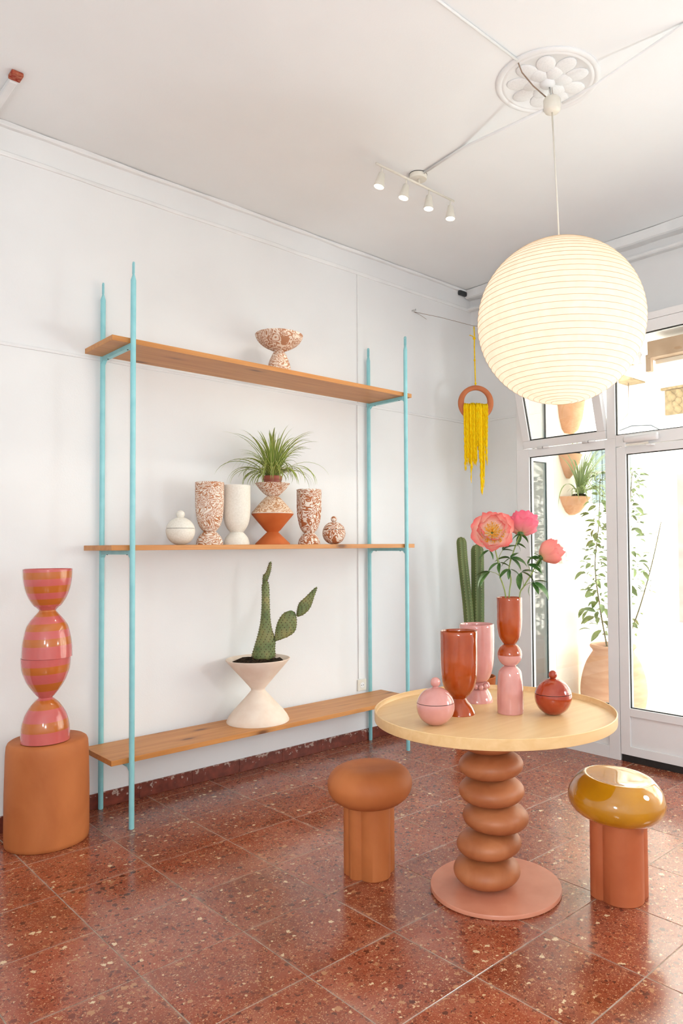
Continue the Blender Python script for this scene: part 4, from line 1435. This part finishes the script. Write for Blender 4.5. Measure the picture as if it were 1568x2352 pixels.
for k in range(9):
    a = 2*PI*k/9+.2
    shell(.058, .138*math.cos(a), .138*math.sin(a), a, s=1.1)
for k in range(6):
    a = 2*PI*k/6
    shell(.050, .074*math.cos(a), .074*math.sin(a), a, s=1.7)
link('boss', lathe_mesh('boss', [(0, -.034), (.02, -.032), (.034, -.022), (.038, -.010), (0, -.010)], seg=24), M['trim'], md)

CX, CY = MX+rt.x*.020, MY+rt.y*.020
cp = empty('junction_canopy', (CX, CY, 3.555), 'small white dome canopy hanging under the plaster ceiling rose', 'ceiling fitting')
link('canopy_dome', lathe_mesh('canopy_dome', [(0, -.030), (.012, -.030), (.034, -.026), (.040, -.016), (.041, .030), (.038, .036), (0, .038)], seg=32), M['switch'], cp)
tube('hook', [(0, 0, .037), (-.004, .003, .07), (-.010, .006, .093)], .004, M['steel'], cp, seg=8)
tube('hook_wire', [(.01, -.004, .035), (.0, 0, .095), (.01, .0, .1)], .0012, M['wire'], cp, seg=6)


def conduit(name, pts, r, label, m_=None):
    o = tube(name, pts, r, m_ or M['trim'], seg=10)
    return tag(o, label, 'cable conduit', 'white conduits on the ceiling')


conduit('conduit', [(-1.0, 1.958, ZC-.008), (2.0, 1.957, ZC-.008), (2.648, 1.954, ZC-.010)], .0065, 'white conduit running flat on the ceiling up to the upper left of the rose')
conduit('conduit', [(CX-.010, CY+.045, 3.552), (3.020, 2.60, ZC-.010), (3.058, 2.955, ZC-.009)], .0075, 'white conduit sagging from the canopy to the spotlight track')
conduit('conduit', [(CX+.02, CY-.044, 3.560), (2.945, 1.745, 3.578), (2.985, 1.34, ZC-.010), (3.03, .8, ZC-.008), (3.1, -.6, ZC-.008)], .0065, 'white conduit rising from the canopy to the upper right corner of the photo')
tag(tube('loose_wire', [(2.66, 1.956, ZC-.018), (2.70, 1.965, ZC-.040), (2.78, 1.96, 3.61), (CX-.025, CY+.012, 3.592)], .0032, M['wire'], seg=8), 'short pinkish loose wire between conduit end and canopy', 'wire')

# lantern
LX, LY, LZ, LR = MX+rt.x*.046, MY+rt.y*.046, 2.507, .393
pn = empty('paper_lantern', (LX, LY, LZ), 'large round white paper lantern with thin ribs hanging over the table', 'pendant lamp')
nr = 40
prof = []
for i in range(nr+1):
    t0 = R(-83+166*i/nr)
    prof.append((LR*math.cos(t0), LR*.985*math.sin(t0)))
    if i < nr:
        t1 = R(-83+166*(i+.5)/nr)
        q = .9945
        prof.append((LR*q*math.cos(t1), LR*.985*q*math.sin(t1)))
v, f = [], []
seg = 96
for (r, z) in prof:
    for k in range(seg):
        a = 2*PI*k/seg
        v.append((r*math.cos(a), r*math.sin(a), z))
for i in range(len(prof)-1):
    for k in range(seg):
        k2 = (k+1) % seg
        f.append((i*seg+k, i*seg+k2, (i+1)*seg+k2, (i+1)*seg+k))
link('paper_shade', pydata('paper_shade', v, f, True), M['paper'], pn)
for i in range(nr+1):
    t0 = R(-83+166*i/nr)
    r, z = LR*math.cos(t0)+.0006, LR*.985*math.sin(t0)
    sg = 72
    link('rib', tube_mesh('rib', [(r*math.cos(2*PI*k/sg), r*math.sin(2*PI*k/sg), z) for k in range(sg)], .0010, 4, True), M['rib'], pn)
tube('cord', [(0, 0, .36), (rt.x*-.008, rt.y*-.008, .60), (rt.x*-.026+0, rt.y*-.026, 1.018)], .0038, M['switch'], pn, seg=8)
tube('wire_frame', [(0, .045, LR*.97), (0, .02, .30), (0, 0, .12), (0, -.02, .30), (0, -.045, LR*.97)], .0012, M['steel'], pn, seg=6)
link('socket', lathe_mesh('socket', [(0, .08), (.02, .08), (.022, .09), (.022, .15), (.01, .17), (0, .17)], seg=20), M['switch'], pn)
tube('cord_inside', [(0, 0, .16), (0, 0, .362)], .0035, M['switch'], pn, seg=8)
link('bulb', lathe_mesh('bulb', sphere_prof(.040, .03, 10), seg=20, angle=180), emis('warm bulb', (1, .84, .6), 8), pn)
bl = bpy.data.lights.new('lantern_bulb_light', 'POINT'); bl.energy = 5.4; bl.color = (1, .88, .80); bl.shadow_soft_size = .05
bo = bpy.data.objects.new('lantern_bulb_light', bl); COL.objects.link(bo); bo.location = (LX, LY, LZ-.03)

# spotlight track
tk = empty('spotlight_track', (3.04, 2.990, ZC), 'white ceiling spotlight track with four lit cone heads', 'track light')
link('canopy', lathe_mesh('canopy', [(0, -.030), (.050, -.030), (.053, -.026), (.053, -.0005), (0, -.0005)], seg=40), M['switch'], tk, (.02, .008, 0))
link('canopy_gap', lathe_mesh('canopy_gap', [(0, -.0035), (.0545, -.0035), (.0545, -.0002), (0, -.0002)], seg=40), M['dark'], tk, (.02, .008, 0))
tube('bar', [(-.327, 0, -.062), (.332, 0, -.062)], .0068, M['switch'], tk, seg=12)
tube('bar_support', [(.02, .002, -.03), (.02, 0, -.062)], .006, M['switch'], tk, seg=10)
for i, (hx, lean) in enumerate([(-.283, (-.42, .0)), (-.088, (-.42, .02)), (.106, (-.10, .0)), (.300, (-.06, .0))]):
    stem = tube('spot_stem', [(hx, 0, -.066), (hx, 0, -.105)], .0045, M['switch'], tk, seg=10)
    hdp = [(0, 0), (.012, 0), (.017, -.004), (.031, -.086), (.0285, -.086), (.016, -.03), (0, -.03)]
    ho = link('spot_head', lathe_mesh('spot_head', hdp, seg=32), M['switch'], tk, (hx, 0, -.101))
    # lean in the picture plane towards the left
    ho.rotation_mode = 'QUATERNION'
    ho.rotation_quaternion = Quaternion(Vector((fwd.x, fwd.y, 0)).normalized(), lean[0]*-0.5) @ Quaternion(rt, R(-3))
    link('spot_lens', lathe_mesh('spot_lens', [(0, -.0835), (.0284, -.0835), (.0284, -.082), (0, -.082)], seg=28), M['led'], ho)
    l = bpy.data.lights.new('spot_lamp', 'SPOT'); l.energy = 8; l.color = (1, .93, .82); l.spot_size = R(75); l.spot_blend = .8; l.shadow_soft_size = .03
    lo_ = bpy.data.objects.new('spot_lamp', l); COL.objects.link(lo_)
    lo_.location = (3.04+hx-.02, 2.99+.02, ZC-.21)
    lo_.rotation_euler = Vector((-.45 if i < 2 else -.1, .55, -1)).to_track_quat('-Z', 'Y').to_euler()

# ------------------------------------------------------------------ things on the walls
# socket and cable trunking
tk2 = tag(boxes('cable_trunking', [(3.520, 3.532, YW-.010, YW-.0002, 2.526, 3.50), (3.514, 3.526, YW-.010, YW-.0002, .465, 2.504)], M['trim'], bev=.001), 'thin white cable trunking running down the wall to the socket', 'cable trunking')
sk = empty('wall_socket', (3.545, YW, .415), 'square white wall socket just above the bottom shelf board', 'socket')
boxes('cover_plate', [(-.042, .042, -.011, -.0003, -.042, .042)], M['switch'], sk, bev=.003)
lathe('socket_well', [(0, 0), (.019, 0), (.021, .002), (.019, .0025), (0, .001)], M['trim'], sk, (0, -.0115, 0), seg=28).rotation_euler = (R(90), 0, 0)
for s in (-.0095, .0095):
    lathe('pin_hole', [(0, 0), (.0026, 0), (.0026, .003), (0, .003)], M['dark'], sk, (s, -.0125, 0), seg=10).rotation_euler = (R(90), 0, 0)
dv = empty('cable_outlet', (4.735, YW, 3.64), 'small black slot-shaped fitting at the ceiling corner left of the lantern', 'fitting')
boxes('slot_cover', [(-.065, .065, -.035, -.0005, -.022, .018)], M['dark'], dv, bev=.012)
tube('slot_cord', [(.0, -.02, .015), (.01, -.022, .035)], .003, M['dark'], dv, seg=6)
# hanging wire across the corner
tag(tube('picture_wire', [(4.125, YW-.004, 3.350), (4.25, 3.915, 3.285), (4.378, 3.696, 3.196), (4.50, 3.675, 3.205), (4.66, 3.66, 3.225), (XE+.001, 3.64, 3.25)], .0018, M['wire'], seg=6), 'thin brown wire strung across the room corner', 'wire')
wh = empty('wire_hook', (4.108, YW, 3.355), 'small metal wall hook holding the strung wire', 'hook')
tube('hook_shank', [(0, .002, 0), (0, -.02, 0), (.018, -.026, .004), (.024, -.020, .016)], .0035, M['steel'], wh, seg=8)
tube('wire_tail', [(.02, -.006, -.006), (.07, -.02, -.02), (.12, -.05, -.055)], .0014, M['wire'], wh, seg=6)
# old hole with conduit at the upper left
oc = empty('old_conduit', (1.03, 3.9, ZC), 'chipped white conduit with exposed red brick at the upper left ceiling edge', 'conduit')
boxes('conduit_run', [(-.022, .012, -.22, .17, -.028, -.0005)], M['trim'], oc, bev=.005)
boxes('brick_patch', [(-.03, .022, -.285, -.222, -.020, -.0005)], M['red_brick'], oc, bev=.006)
boxes('conduit_drop', [(-.026, .004, .150, .2085, -.16, -.03)], M['trim'], oc, bev=.005)
boxes('brick_chip', [(-.02, .002, .145, .150, -.075, -.045)], M['red_brick'], oc, bev=.001)

# hanging clay ring with yellow yarn
rg = empty('yarn_wall_hanging', (4.405, 3.695, 2.579), 'round clay ring with long bright yellow yarn fringe hanging by the corner', 'wall hanging', rotz=RZ)
v, f = [], []
seg, sec = 72, 12
Ro, Ri = .1415, .0925
for i in range(seg):
    a = 2*PI*i/seg
    ro = Ro
    cz = .012                # eccentric hole: thin on top, broad below
    # inner circle centred slightly higher
    ix, iz = Ri*math.cos(a), Ri*math.sin(a)+cz
    ox, oz = ro*math.cos(a), ro*math.sin(a)
    mx_, mz_ = (ix+ox)/2, (iz+oz)/2
    dx_, dz_ = (ox-ix)/2, (oz-iz)/2
    for k in range(sec):
        b = 2*PI*k/sec
        cb = math.copysign(abs(math.cos(b))**.55, math.cos(b)); sb = math.copysign(abs(math.sin(b))**.55, math.sin(b))
        v.append((mx_+dx_*cb, .020*sb, mz_+dz_*cb))
for i in range(seg):
    j = (i+1) % seg
    for k in range(sec):
        k2 = (k+1) % sec
        f.append((i*sec+k, i*sec+k2, j*sec+k2, j*sec+k))
me = pydata('clay_ring', v, f, True)
bm = bmesh.new(); bm.from_mesh(me)
link('clay_ring', finish(bm, 'clay_ring', True, 60), M['ring_clay'], rg)
tube('hanging_cord', [(0, 0, .142), (-.003, 0, .30), (-.006, 0, .45), (-.004, 0, .535), (-.008, .0, .615)], .0048, M['yarn'], rg, seg=8)
for (x, z, r) in ((0, .158, .009), (-.005, .345, .009), (-.006, .520, .012)):
    lathe('knot', sphere_prof(r, 0, 6), M['yarn'], rg, (x, 0, z), seg=10)
tube('cord_tail', [(-.006, 0, .525), (-.025, -.004, .540), (-.045, -.004, .545)], .0035, M['yarn'], rg, seg=6)
rnd = random.Random(12)
K5 = 5.75/1659
ns = 84
for i in range(ns):
    t = (i % 42)/41
    x0 = (1064+t*54-1092)*K5
    # strand end heights follow the ragged fringe
    px = 1064+t*54
    if px < 1071: yb = rnd.uniform(1050, 1088)
    elif px < 1075: yb = rnd.uniform(1040, 1066)
    elif px < 1080: yb = rnd.uniform(1070, 1114)
    elif px < 1092: yb = rnd.uniform(1055, 1084)
    elif px < 1098: yb = rnd.uniform(1010, 1040)
    elif px < 1102: yb = rnd.uniform(1045, 1075)
    elif px < 1109: yb = rnd.uniform(1085, 1146)
    else: yb = rnd.uniform(1000, 1074)
    ztop = (926-933)*K5
    zend = (926-yb)*K5*rnd.uniform(.97, 1.0)
    dy = -.027-.006*(i // 42)-rnd.uniform(0, .012)
    if i >= ns-12: dy = .024+rnd.uniform(0, .006)
    pts = [(x0*.93, 0, ztop-.008), (x0*.95, dy*.8, ztop+rnd.uniform(.004, .018))]
    n = 26
    xe = x0*rnd.uniform(.90, 1.03) + rnd.uniform(-.003, .003)
    for k in range(n+1):
        s = k/n
        z = ztop-.012+(zend-ztop+.012)*s
        pts.append((x0+(xe-x0)*s+math.sin(k*1.9+i)*.0016, dy+math.cos(k*2.3+i)*.0014-.002*s, z))
    rads = [.0038, .0055]+[.0042+.0012*math.sin(k*2.6+i) for k in range(n)]+[.0018]
    tube('yarn_strand', pts, rads, M['yarn'], rg, seg=5)

# ------------------------------------------------------------------ corner cactus pot
ct = empty('terracotta_pot', (4.345, 3.700, 0), 'terracotta pot on the floor in the room corner behind the table', 'pot')
link('pot_body', lathe_mesh('pot_body', [(0, 0), (.115, 0), (.118, .004), (.165, .36), (.172, .365), (.176, .425), (.170, .430), (.162, .425), (.158, .385), (0, .385)], seg=64), M['orange_clay'], ct)


def column_cactus(name, pts, r, label):
    o0 = Vector(pts[0])
    root = empty(name, o0, label, 'cactus', 'column cacti in the corner pot')
    P = [Vector(q)-o0 for q in pts]
    P = [Vector(q) for q in spline([tuple(q) for q in P], 8)]
    ribs = 7
    sec = ribs*4
    v, f = [], []
    n = len(P)
    tot = (P[-1]-P[0]).length
    for i, p in enumerate(P):
        s = i/(n-1)
        rem = (P[-1]-p).length
        q = min(1, math.sqrt(max(0.0, 1-(1-min(1, rem/(r*1.3)))**2))+.02)
        for k in range(sec):
            a = 2*PI*k/sec
            w = (1, .84, .72, .84)[k % 4]
            v.append(p+Vector((math.cos(a), math.sin(a), 0))*r*w*q)
    for i in range(n-1):
        for k in range(sec):
            k2 = (k+1) % sec
            f.append((i*sec+k, i*sec+k2, (i+1)*sec+k2, (i+1)*sec+k))
    f.append(tuple(reversed(range(sec)))); f.append(tuple(range((n-1)*sec, n*sec)))
    link('stem', pydata('stem', v, f, True), M['cact'], root)
    bm = bmesh.new()
    for b in range(ribs):
        a = 2*PI*b/ribs
        d = Vector((math.cos(a), math.sin(a), 0))
        L_ = 0
        steps = int(tot/.022)
        for k in range(steps):
            s = k/steps*(n-1)
            i0 = int(s); fr = s-i0
            p = P[i0].lerp(P[min(i0+1, n-1)], fr)
            rem = (P[-1]-p).length
            q = min(1, math.sqrt(max(0.0, 1-(1-min(1, rem/(r*1.3)))**2))+.02)
            c = p+d*r*q*1.0
            bmesh.ops.create_icosphere(bm, subdivisions=1, radius=.0030, matrix=Matrix.Translation(c))
            for _ in range(2):
                e = c+(d+Vector((rnd.uniform(-.7, .7), rnd.uniform(-.7, .7), rnd.uniform(-.7, .7)))).normalized()*.014
                s_ = Vector((-d.y, d.x, 0))*.0007
                bm.faces.new((bm.verts.new(c+s_), bm.verts.new(c-s_), bm.verts.new(e)))
    me = bpy.data.meshes.new('areoles'); bm.to_mesh(me); bm.free()
    tag(link('areoles', me, M['cact_rib'], root), kind='stuff')
    return root


# soil disc belongs to the pot
link('soil', lathe_mesh('soil', [(0, .3852), (.157, .3852), (.12, .392), (0, .396)], seg=32), M['soil'], ct)
column_cactus('column_cactus', [(4.262, 3.690, .394), (4.272, 3.672, .70), (4.262, 3.675, .95), (4.236, 3.682, 1.18), (4.215, 3.686, 1.36), (4.206, 3.690, 1.515)], .040, 'slender leaning column cactus, the left one of the pair in the corner pot')
column_cactus('column_cactus', [(4.372, 3.690, .394), (4.366, 3.668, .85), (4.366, 3.664, 1.2), (4.362, 3.662, 1.46)], .052, 'thick upright ribbed column cactus, the right one behind the peonies')

# ------------------------------------------------------------------ outside
gr = struct(boxes('ground', [(XS+.062, 14.0, -8, 16, -.14, -.02)], M['pavement']))
gr.name = 'floor_street'
# entrance side wall and shop wall above
rw = struct(boxes('wall_entrance', [(XE+.0, 5.15, YR+.0, 3.329, -.02, 2.968), (5.151, 5.30, 3.30, 4.6, -.02, 5.5), (XE+.312, 5.30, -4, 4.6, 3.05, 5.5)], M['render']))
kb = struct(boxes('kerb', [(9.9, 10.2, -8, 16, -.02, .02)], M['render'])); kb.name = 'trim_9'
# shutter box of the shop under the soffit
sb = empty('shutter_box', (4.90, 1.5, 2.755), 'tan roller shutter box outside above the glass door', 'shutter box')
boxes('box_casing', [(-.14, .14, -1.25, .92, .0, .118)], M['shutter'], sb, bev=.004)
boxes('guide_rail', [(-.13, -.09, .90, .94, -.09, .03)], M['shutter'], sb, bev=.003)
boxes('bottom_slat', [(-.06, .06, -1.25, .90, -.032, -.002)], M['render'], sb)
# opposite facade
FX = 13.2
fc = empty('apartment_facade', (FX, 6, -.02), 'pale sunlit apartment facade across the street', 'building')
def fb(n_, lst, m_, bev=0): return boxes(n_, [(a-FX, b-FX, c-6, d-6, e+.02, g+.02) for a, b, c, d, e, g in lst], m_, fc, bev=bev)
fb('facade_wall', [(FX, FX+.4, -8, 16, -.02, 9)], M['facade'])
fb('plinth_course', [(FX-.06, FX, -8, 5.9, -.02, .30), (FX-.06, FX, 6.8, 7.97, -.02, .30), (FX-.06, FX, 8.31, 16, -.02, .30)], M['facade'])
fb('doorway', [(FX-.03, FX+.0, 5.2, 6.15, -.02, 2.76)], M['door_dark'])
fb('string_course', [(FX-.14, FX, -8, 16, 3.55, 3.66)], M['facade'], .01)
wn = fb('window_shutters', [(FX-.04, FX, 7.1, 7.95, 2.30, 3.42)], M['curtain'])
for k in range(6):
    boxes('curtain_fold', [(-.075, -.041, 1.12+k*.145, 1.19+k*.145, 2.34, 3.42)], M['curtain'], fc, bev=.01)
fb('window_rail', [(FX-.09, FX-.03, 7.1, 7.95, 2.90, 2.94)], M['door_dark'])
fb('balcony_slab', [(FX-.95, FX, -2, 6.75, 4.62, 4.74)], M['facade'], .01)
fb('balcony_beam', [(FX-.5, FX-.001, 6.755, 7.15, 4.60, 4.9)], M['ornament'], .02)
# cast balustrade
for k in range(34):
    y = 6.6-k*.2
    prof_b = [(.0, 0), (.035, 0), (.035, .03), (.014, .06), (.014, .12), (.045, .18), (.014, .25), (.014, .33), (.05, .40), (.05, .46), (.014, .50), (.014, .60), (0, .60)]
    if k == 0:
        bal_me = lathe_mesh('baluster', prof_b, seg=10)
        bal_me.materials.append(M['door_dark'])
    o = link('baluster', bal_me, None, fc)
    o.location = (-.90, y-6, 4.76)
fb('balcony_rail', [(FX-.95, FX-.85, -2, 6.72, 5.345, 5.41)], M['facade'], .01)
rel = fb('stone_relief', [(FX-.05, FX, 5.95, 6.35, 3.90, 4.38), (FX-.08, FX, 5.90, 6.42, 4.38, 4.43)], M['ornament'], .01)
for k in range(10):
    rr_ = random.Random(k)
    o = lathe('relief_boss', [(0, -.03), (.05, -.02), (.07, 0), (0, .02)], M['ornament'], fc, (-.06, rr_.uniform(.02, .28), rr_.uniform(3.96, 4.34)), seg=12)
    o.rotation_euler = (0, R(90), 0)
fb('pilaster', [(FX-.09, FX, 7.98, 8.3, -.02, 3.5), (FX-.09, FX, 6.55, 6.75, -.02, 3.5)], M['facade'])
tag(tube('street_cable', [(FX-.21, 9.5, 3.15), (FX-.21, 8.0, 3.52), (FX-.21, 6.95, 3.76), (FX-.21, 6.55, 3.72), (FX-.21, 6.2, 3.50), (FX-.21, 5.8, 3.47), (FX-.21, 4, 3.50)], .012, M['dark'], seg=6), 'dark cable looping along the facade across the street', 'cable')
tag(tube('street_cable', [(FX-.26, 9.3, 3.30), (FX-.26, 7.4, 3.62), (FX-.26, 7.0, 4.0), (FX-.26, 6.98, 4.595)], .010, M['wire'], seg=6), 'brown cable climbing the facade to the balcony', 'cable')
# bollard
tag(lathe('bollard', [(0, 0), (.12, 0), (.12, .66), (.10, .74), (.05, .79), (0, .80)], noise_mat('grey stone', srgb(170, 170, 172), srgb(186, 186, 188), 20, .8, .2), loc=(7.0, 4.27, -.02), seg=24), 'grey round-topped bollard on the pavement beyond the jar', 'bollard')
# intercom
ic = empty('light_switch', (4.92, YR, 1.37), 'white intercom and switch on the cream entrance wall outside', 'switch')
boxes('handset', [(-.03, .01, -.035, -.0005, -.07, .07)], M['switch'], ic, bev=.01)
boxes('switch_plate', [(.035, .105, -.012, -.0005, -.05, .05)], M['switch'], ic, bev=.004)
boxes('button', [(.055, .085, -.017, -.0125, -.02, .02)], M['trim'], ic, bev=.001)

# wall pots


def wall_pot(x, z, r, prof, label, plant=None, n=40, lmin=.12, lmax=.3, width=.011):
    root = empty('wall_pot', (x, YR-.0005, z), label, 'plant pot', 'wall pots by the entrance')
    v, f = [], []
    seg = 20
    for (q, zz) in prof:
        for k in range(seg+1):
            a = -PI*k/seg
            v.append((q*math.cos(a), q*math.sin(a)*.92, zz))
    m = len(prof)
    for i in range(m-1):
        for k in range(seg):
            f.append((i*(seg+1)+k, i*(seg+1)+k+1, (i+1)*(seg+1)+k+1, (i+1)*(seg+1)+k))
        f.append((i*(seg+1), (i+1)*(seg+1), (i+1)*(seg+1)+seg, i*(seg+1)+seg))
    f.append(tuple(range(seg+1))); f.append(tuple(reversed(range((m-1)*(seg+1), m*(seg+1)))))
    me = pydata('pot_shell', v, f)
    bm = bmesh.new(); bm.from_mesh(me)
    link('pot_shell', finish(bm, 'pot_shell', True, 40), M['wallpot'], root)
    zt = prof[-1][1]
    link('soil', lathe_mesh('soil', [(0, 0), (r*.42, 0), (r*.36, .02), (0, .03)], seg=16), M['soil'], root, (0, -r*.48, zt+.0005))
    if plant:
        hd = empty('spider_plant', (x, YR-r*.5, z+zt+.02), plant, 'plant', 'spider plants in the wall pots')
        spider(hd, n, lmin, lmax, M['spider_out'], r*.2, width, 0, half=-PI/2+.2, rnd=random.Random(int(x*1000+z*77)), room=r*.22)
    return root


wall_pot(5.075, 1.690, .160, [(.03, 0), (.075, .02), (.125, .075), (.165, .138), (.168, .143)], 'wide bowl-shaped clay wall pot, the lowest outside by the entrance', 'large pale spider plant spilling from the lowest wall pot', 120, .20, .50, .014)
wall_pot(5.030, 1.985, .130, [(.02, 0), (.050, .03), (.095, .11), (.126, .185), (.130, .19)], 'small cup-shaped clay wall pot, the middle one outside', 'short pale leaves growing from the middle wall pot', 14, .06, .16, .011)
wall_pot(5.045, 2.350, .150, [(.05, 0), (.088, .03), (.125, .12), (.148, .26), (.150, .27)], 'tall tapered clay wall pot, topmost one seen under the lantern', 'thin trailing leaves hanging from the topmost wall pot', 26, .12, .32, .008)

# big jar with a leafy shrub
JX, JY = 5.165, 2.955
jr = empty('clay_jar', (JX, JY, -.02), 'big pale terracotta jar standing outside the door', 'jar')
jp = spline([(.150, .0), (.175, .05), (.225, .14), (.250, .26), (.2545, .34), (.240, .44), (.208, .54), (.165, .612), (.156, .628), (.162, .645), (.176, .660), (.178, .672), (.172, .682)], 4)
link('jar_body', lathe_mesh('jar_body', [(0, 0)]+jp+[(.150, .680), (.142, .665), (.142, .645), (0, .645)], seg=80), M['jar_clay'], jr)
link('soil', lathe_mesh('soil', [(0, .6455), (.141, .6455), (.10, .655), (0, .66)], seg=32), M['soil'], jr)

shrub_leaves = [leaf_mesh('leaf', .085, .040, .5, M['shrub_leaf'], 5), leaf_mesh('leaf', .11, .045, .8, M['shrub_leaf'], 5), leaf_mesh('leaf', .065, .032, .3, M['shrub_leaf'], 5)]


def shrub_stem(name, label, pts, n, seed, smin=.6, smax=1.1):
    o0 = Vector(pts[0])
    root = empty(name, o0, label, 'shrub', 'shrub stems in the outside jar')
    P = [Vector(q) for q in spline([tuple(Vector(q)-o0) for q in pts], 8)]
    nn = len(P)
    tube('stem', P, [.007*(1-.7*i/nn)+.001 for i in range(nn)], M['bark'], root, seg=6)
    rnd = random.Random(seed)
    for k in range(n):
        s = (.10+.90*(k+rnd.random())/n)*(nn-1)
        i0 = min(int(s), nn-2)
        p = P[i0].lerp(P[i0+1], s-i0)
        a = rnd.uniform(0, 2*PI)
        tw = rnd.uniform(.01, .13)*(1.1-.6*k/n)
        q = p+Vector((math.cos(a)*tw, math.sin(a)*tw, rnd.uniform(.0, .05)))
        if tw > .05 and k % 3 == 0:
            tube('twig', [tuple(p), tuple(p.lerp(q, .5)+Vector((0, 0, .01))), tuple(q)], .0018, M['bark'], root, seg=5)
        o = link('leaf', rnd.choice(shrub_leaves), None, root)
        o.location = q
        o.rotation_euler = (rnd.uniform(-.8, .8), rnd.uniform(-.5, .7), a+rnd.uniform(-.7, .7))
        sc = rnd.uniform(smin, smax)*(1.0-.25*k/n)
        o.scale = (sc, sc, sc)
    return root


shrub_stem('leafy_shrub', 'tall leafy shrub stem seen through the fixed window left of the post', [(5.13, 2.985, .63), (5.09, 3.02, .95), (5.06, 3.04, 1.28), (5.075, 3.01, 1.62), (5.08, 2.995, 2.0)], 210, 4, .7, 1.3)
shrub_stem('leafy_shrub', 'leafy shrub stem seen through the left edge of the glass door', [(5.20, 2.90, .63), (5.245, 2.865, 1.10), (5.255, 2.84, 1.45), (5.25, 2.835, 1.75), (5.265, 2.82, 2.02)], 200, 9, .6, 1.15)
shrub_stem('leafy_shrub', 'thin arching shrub twig leaning right behind the glass door', [(5.19, 2.87, .63), (5.27, 2.78, .95), (5.33, 2.70, 1.3), (5.37, 2.64, 1.62)], 26, 15, .35, .6)
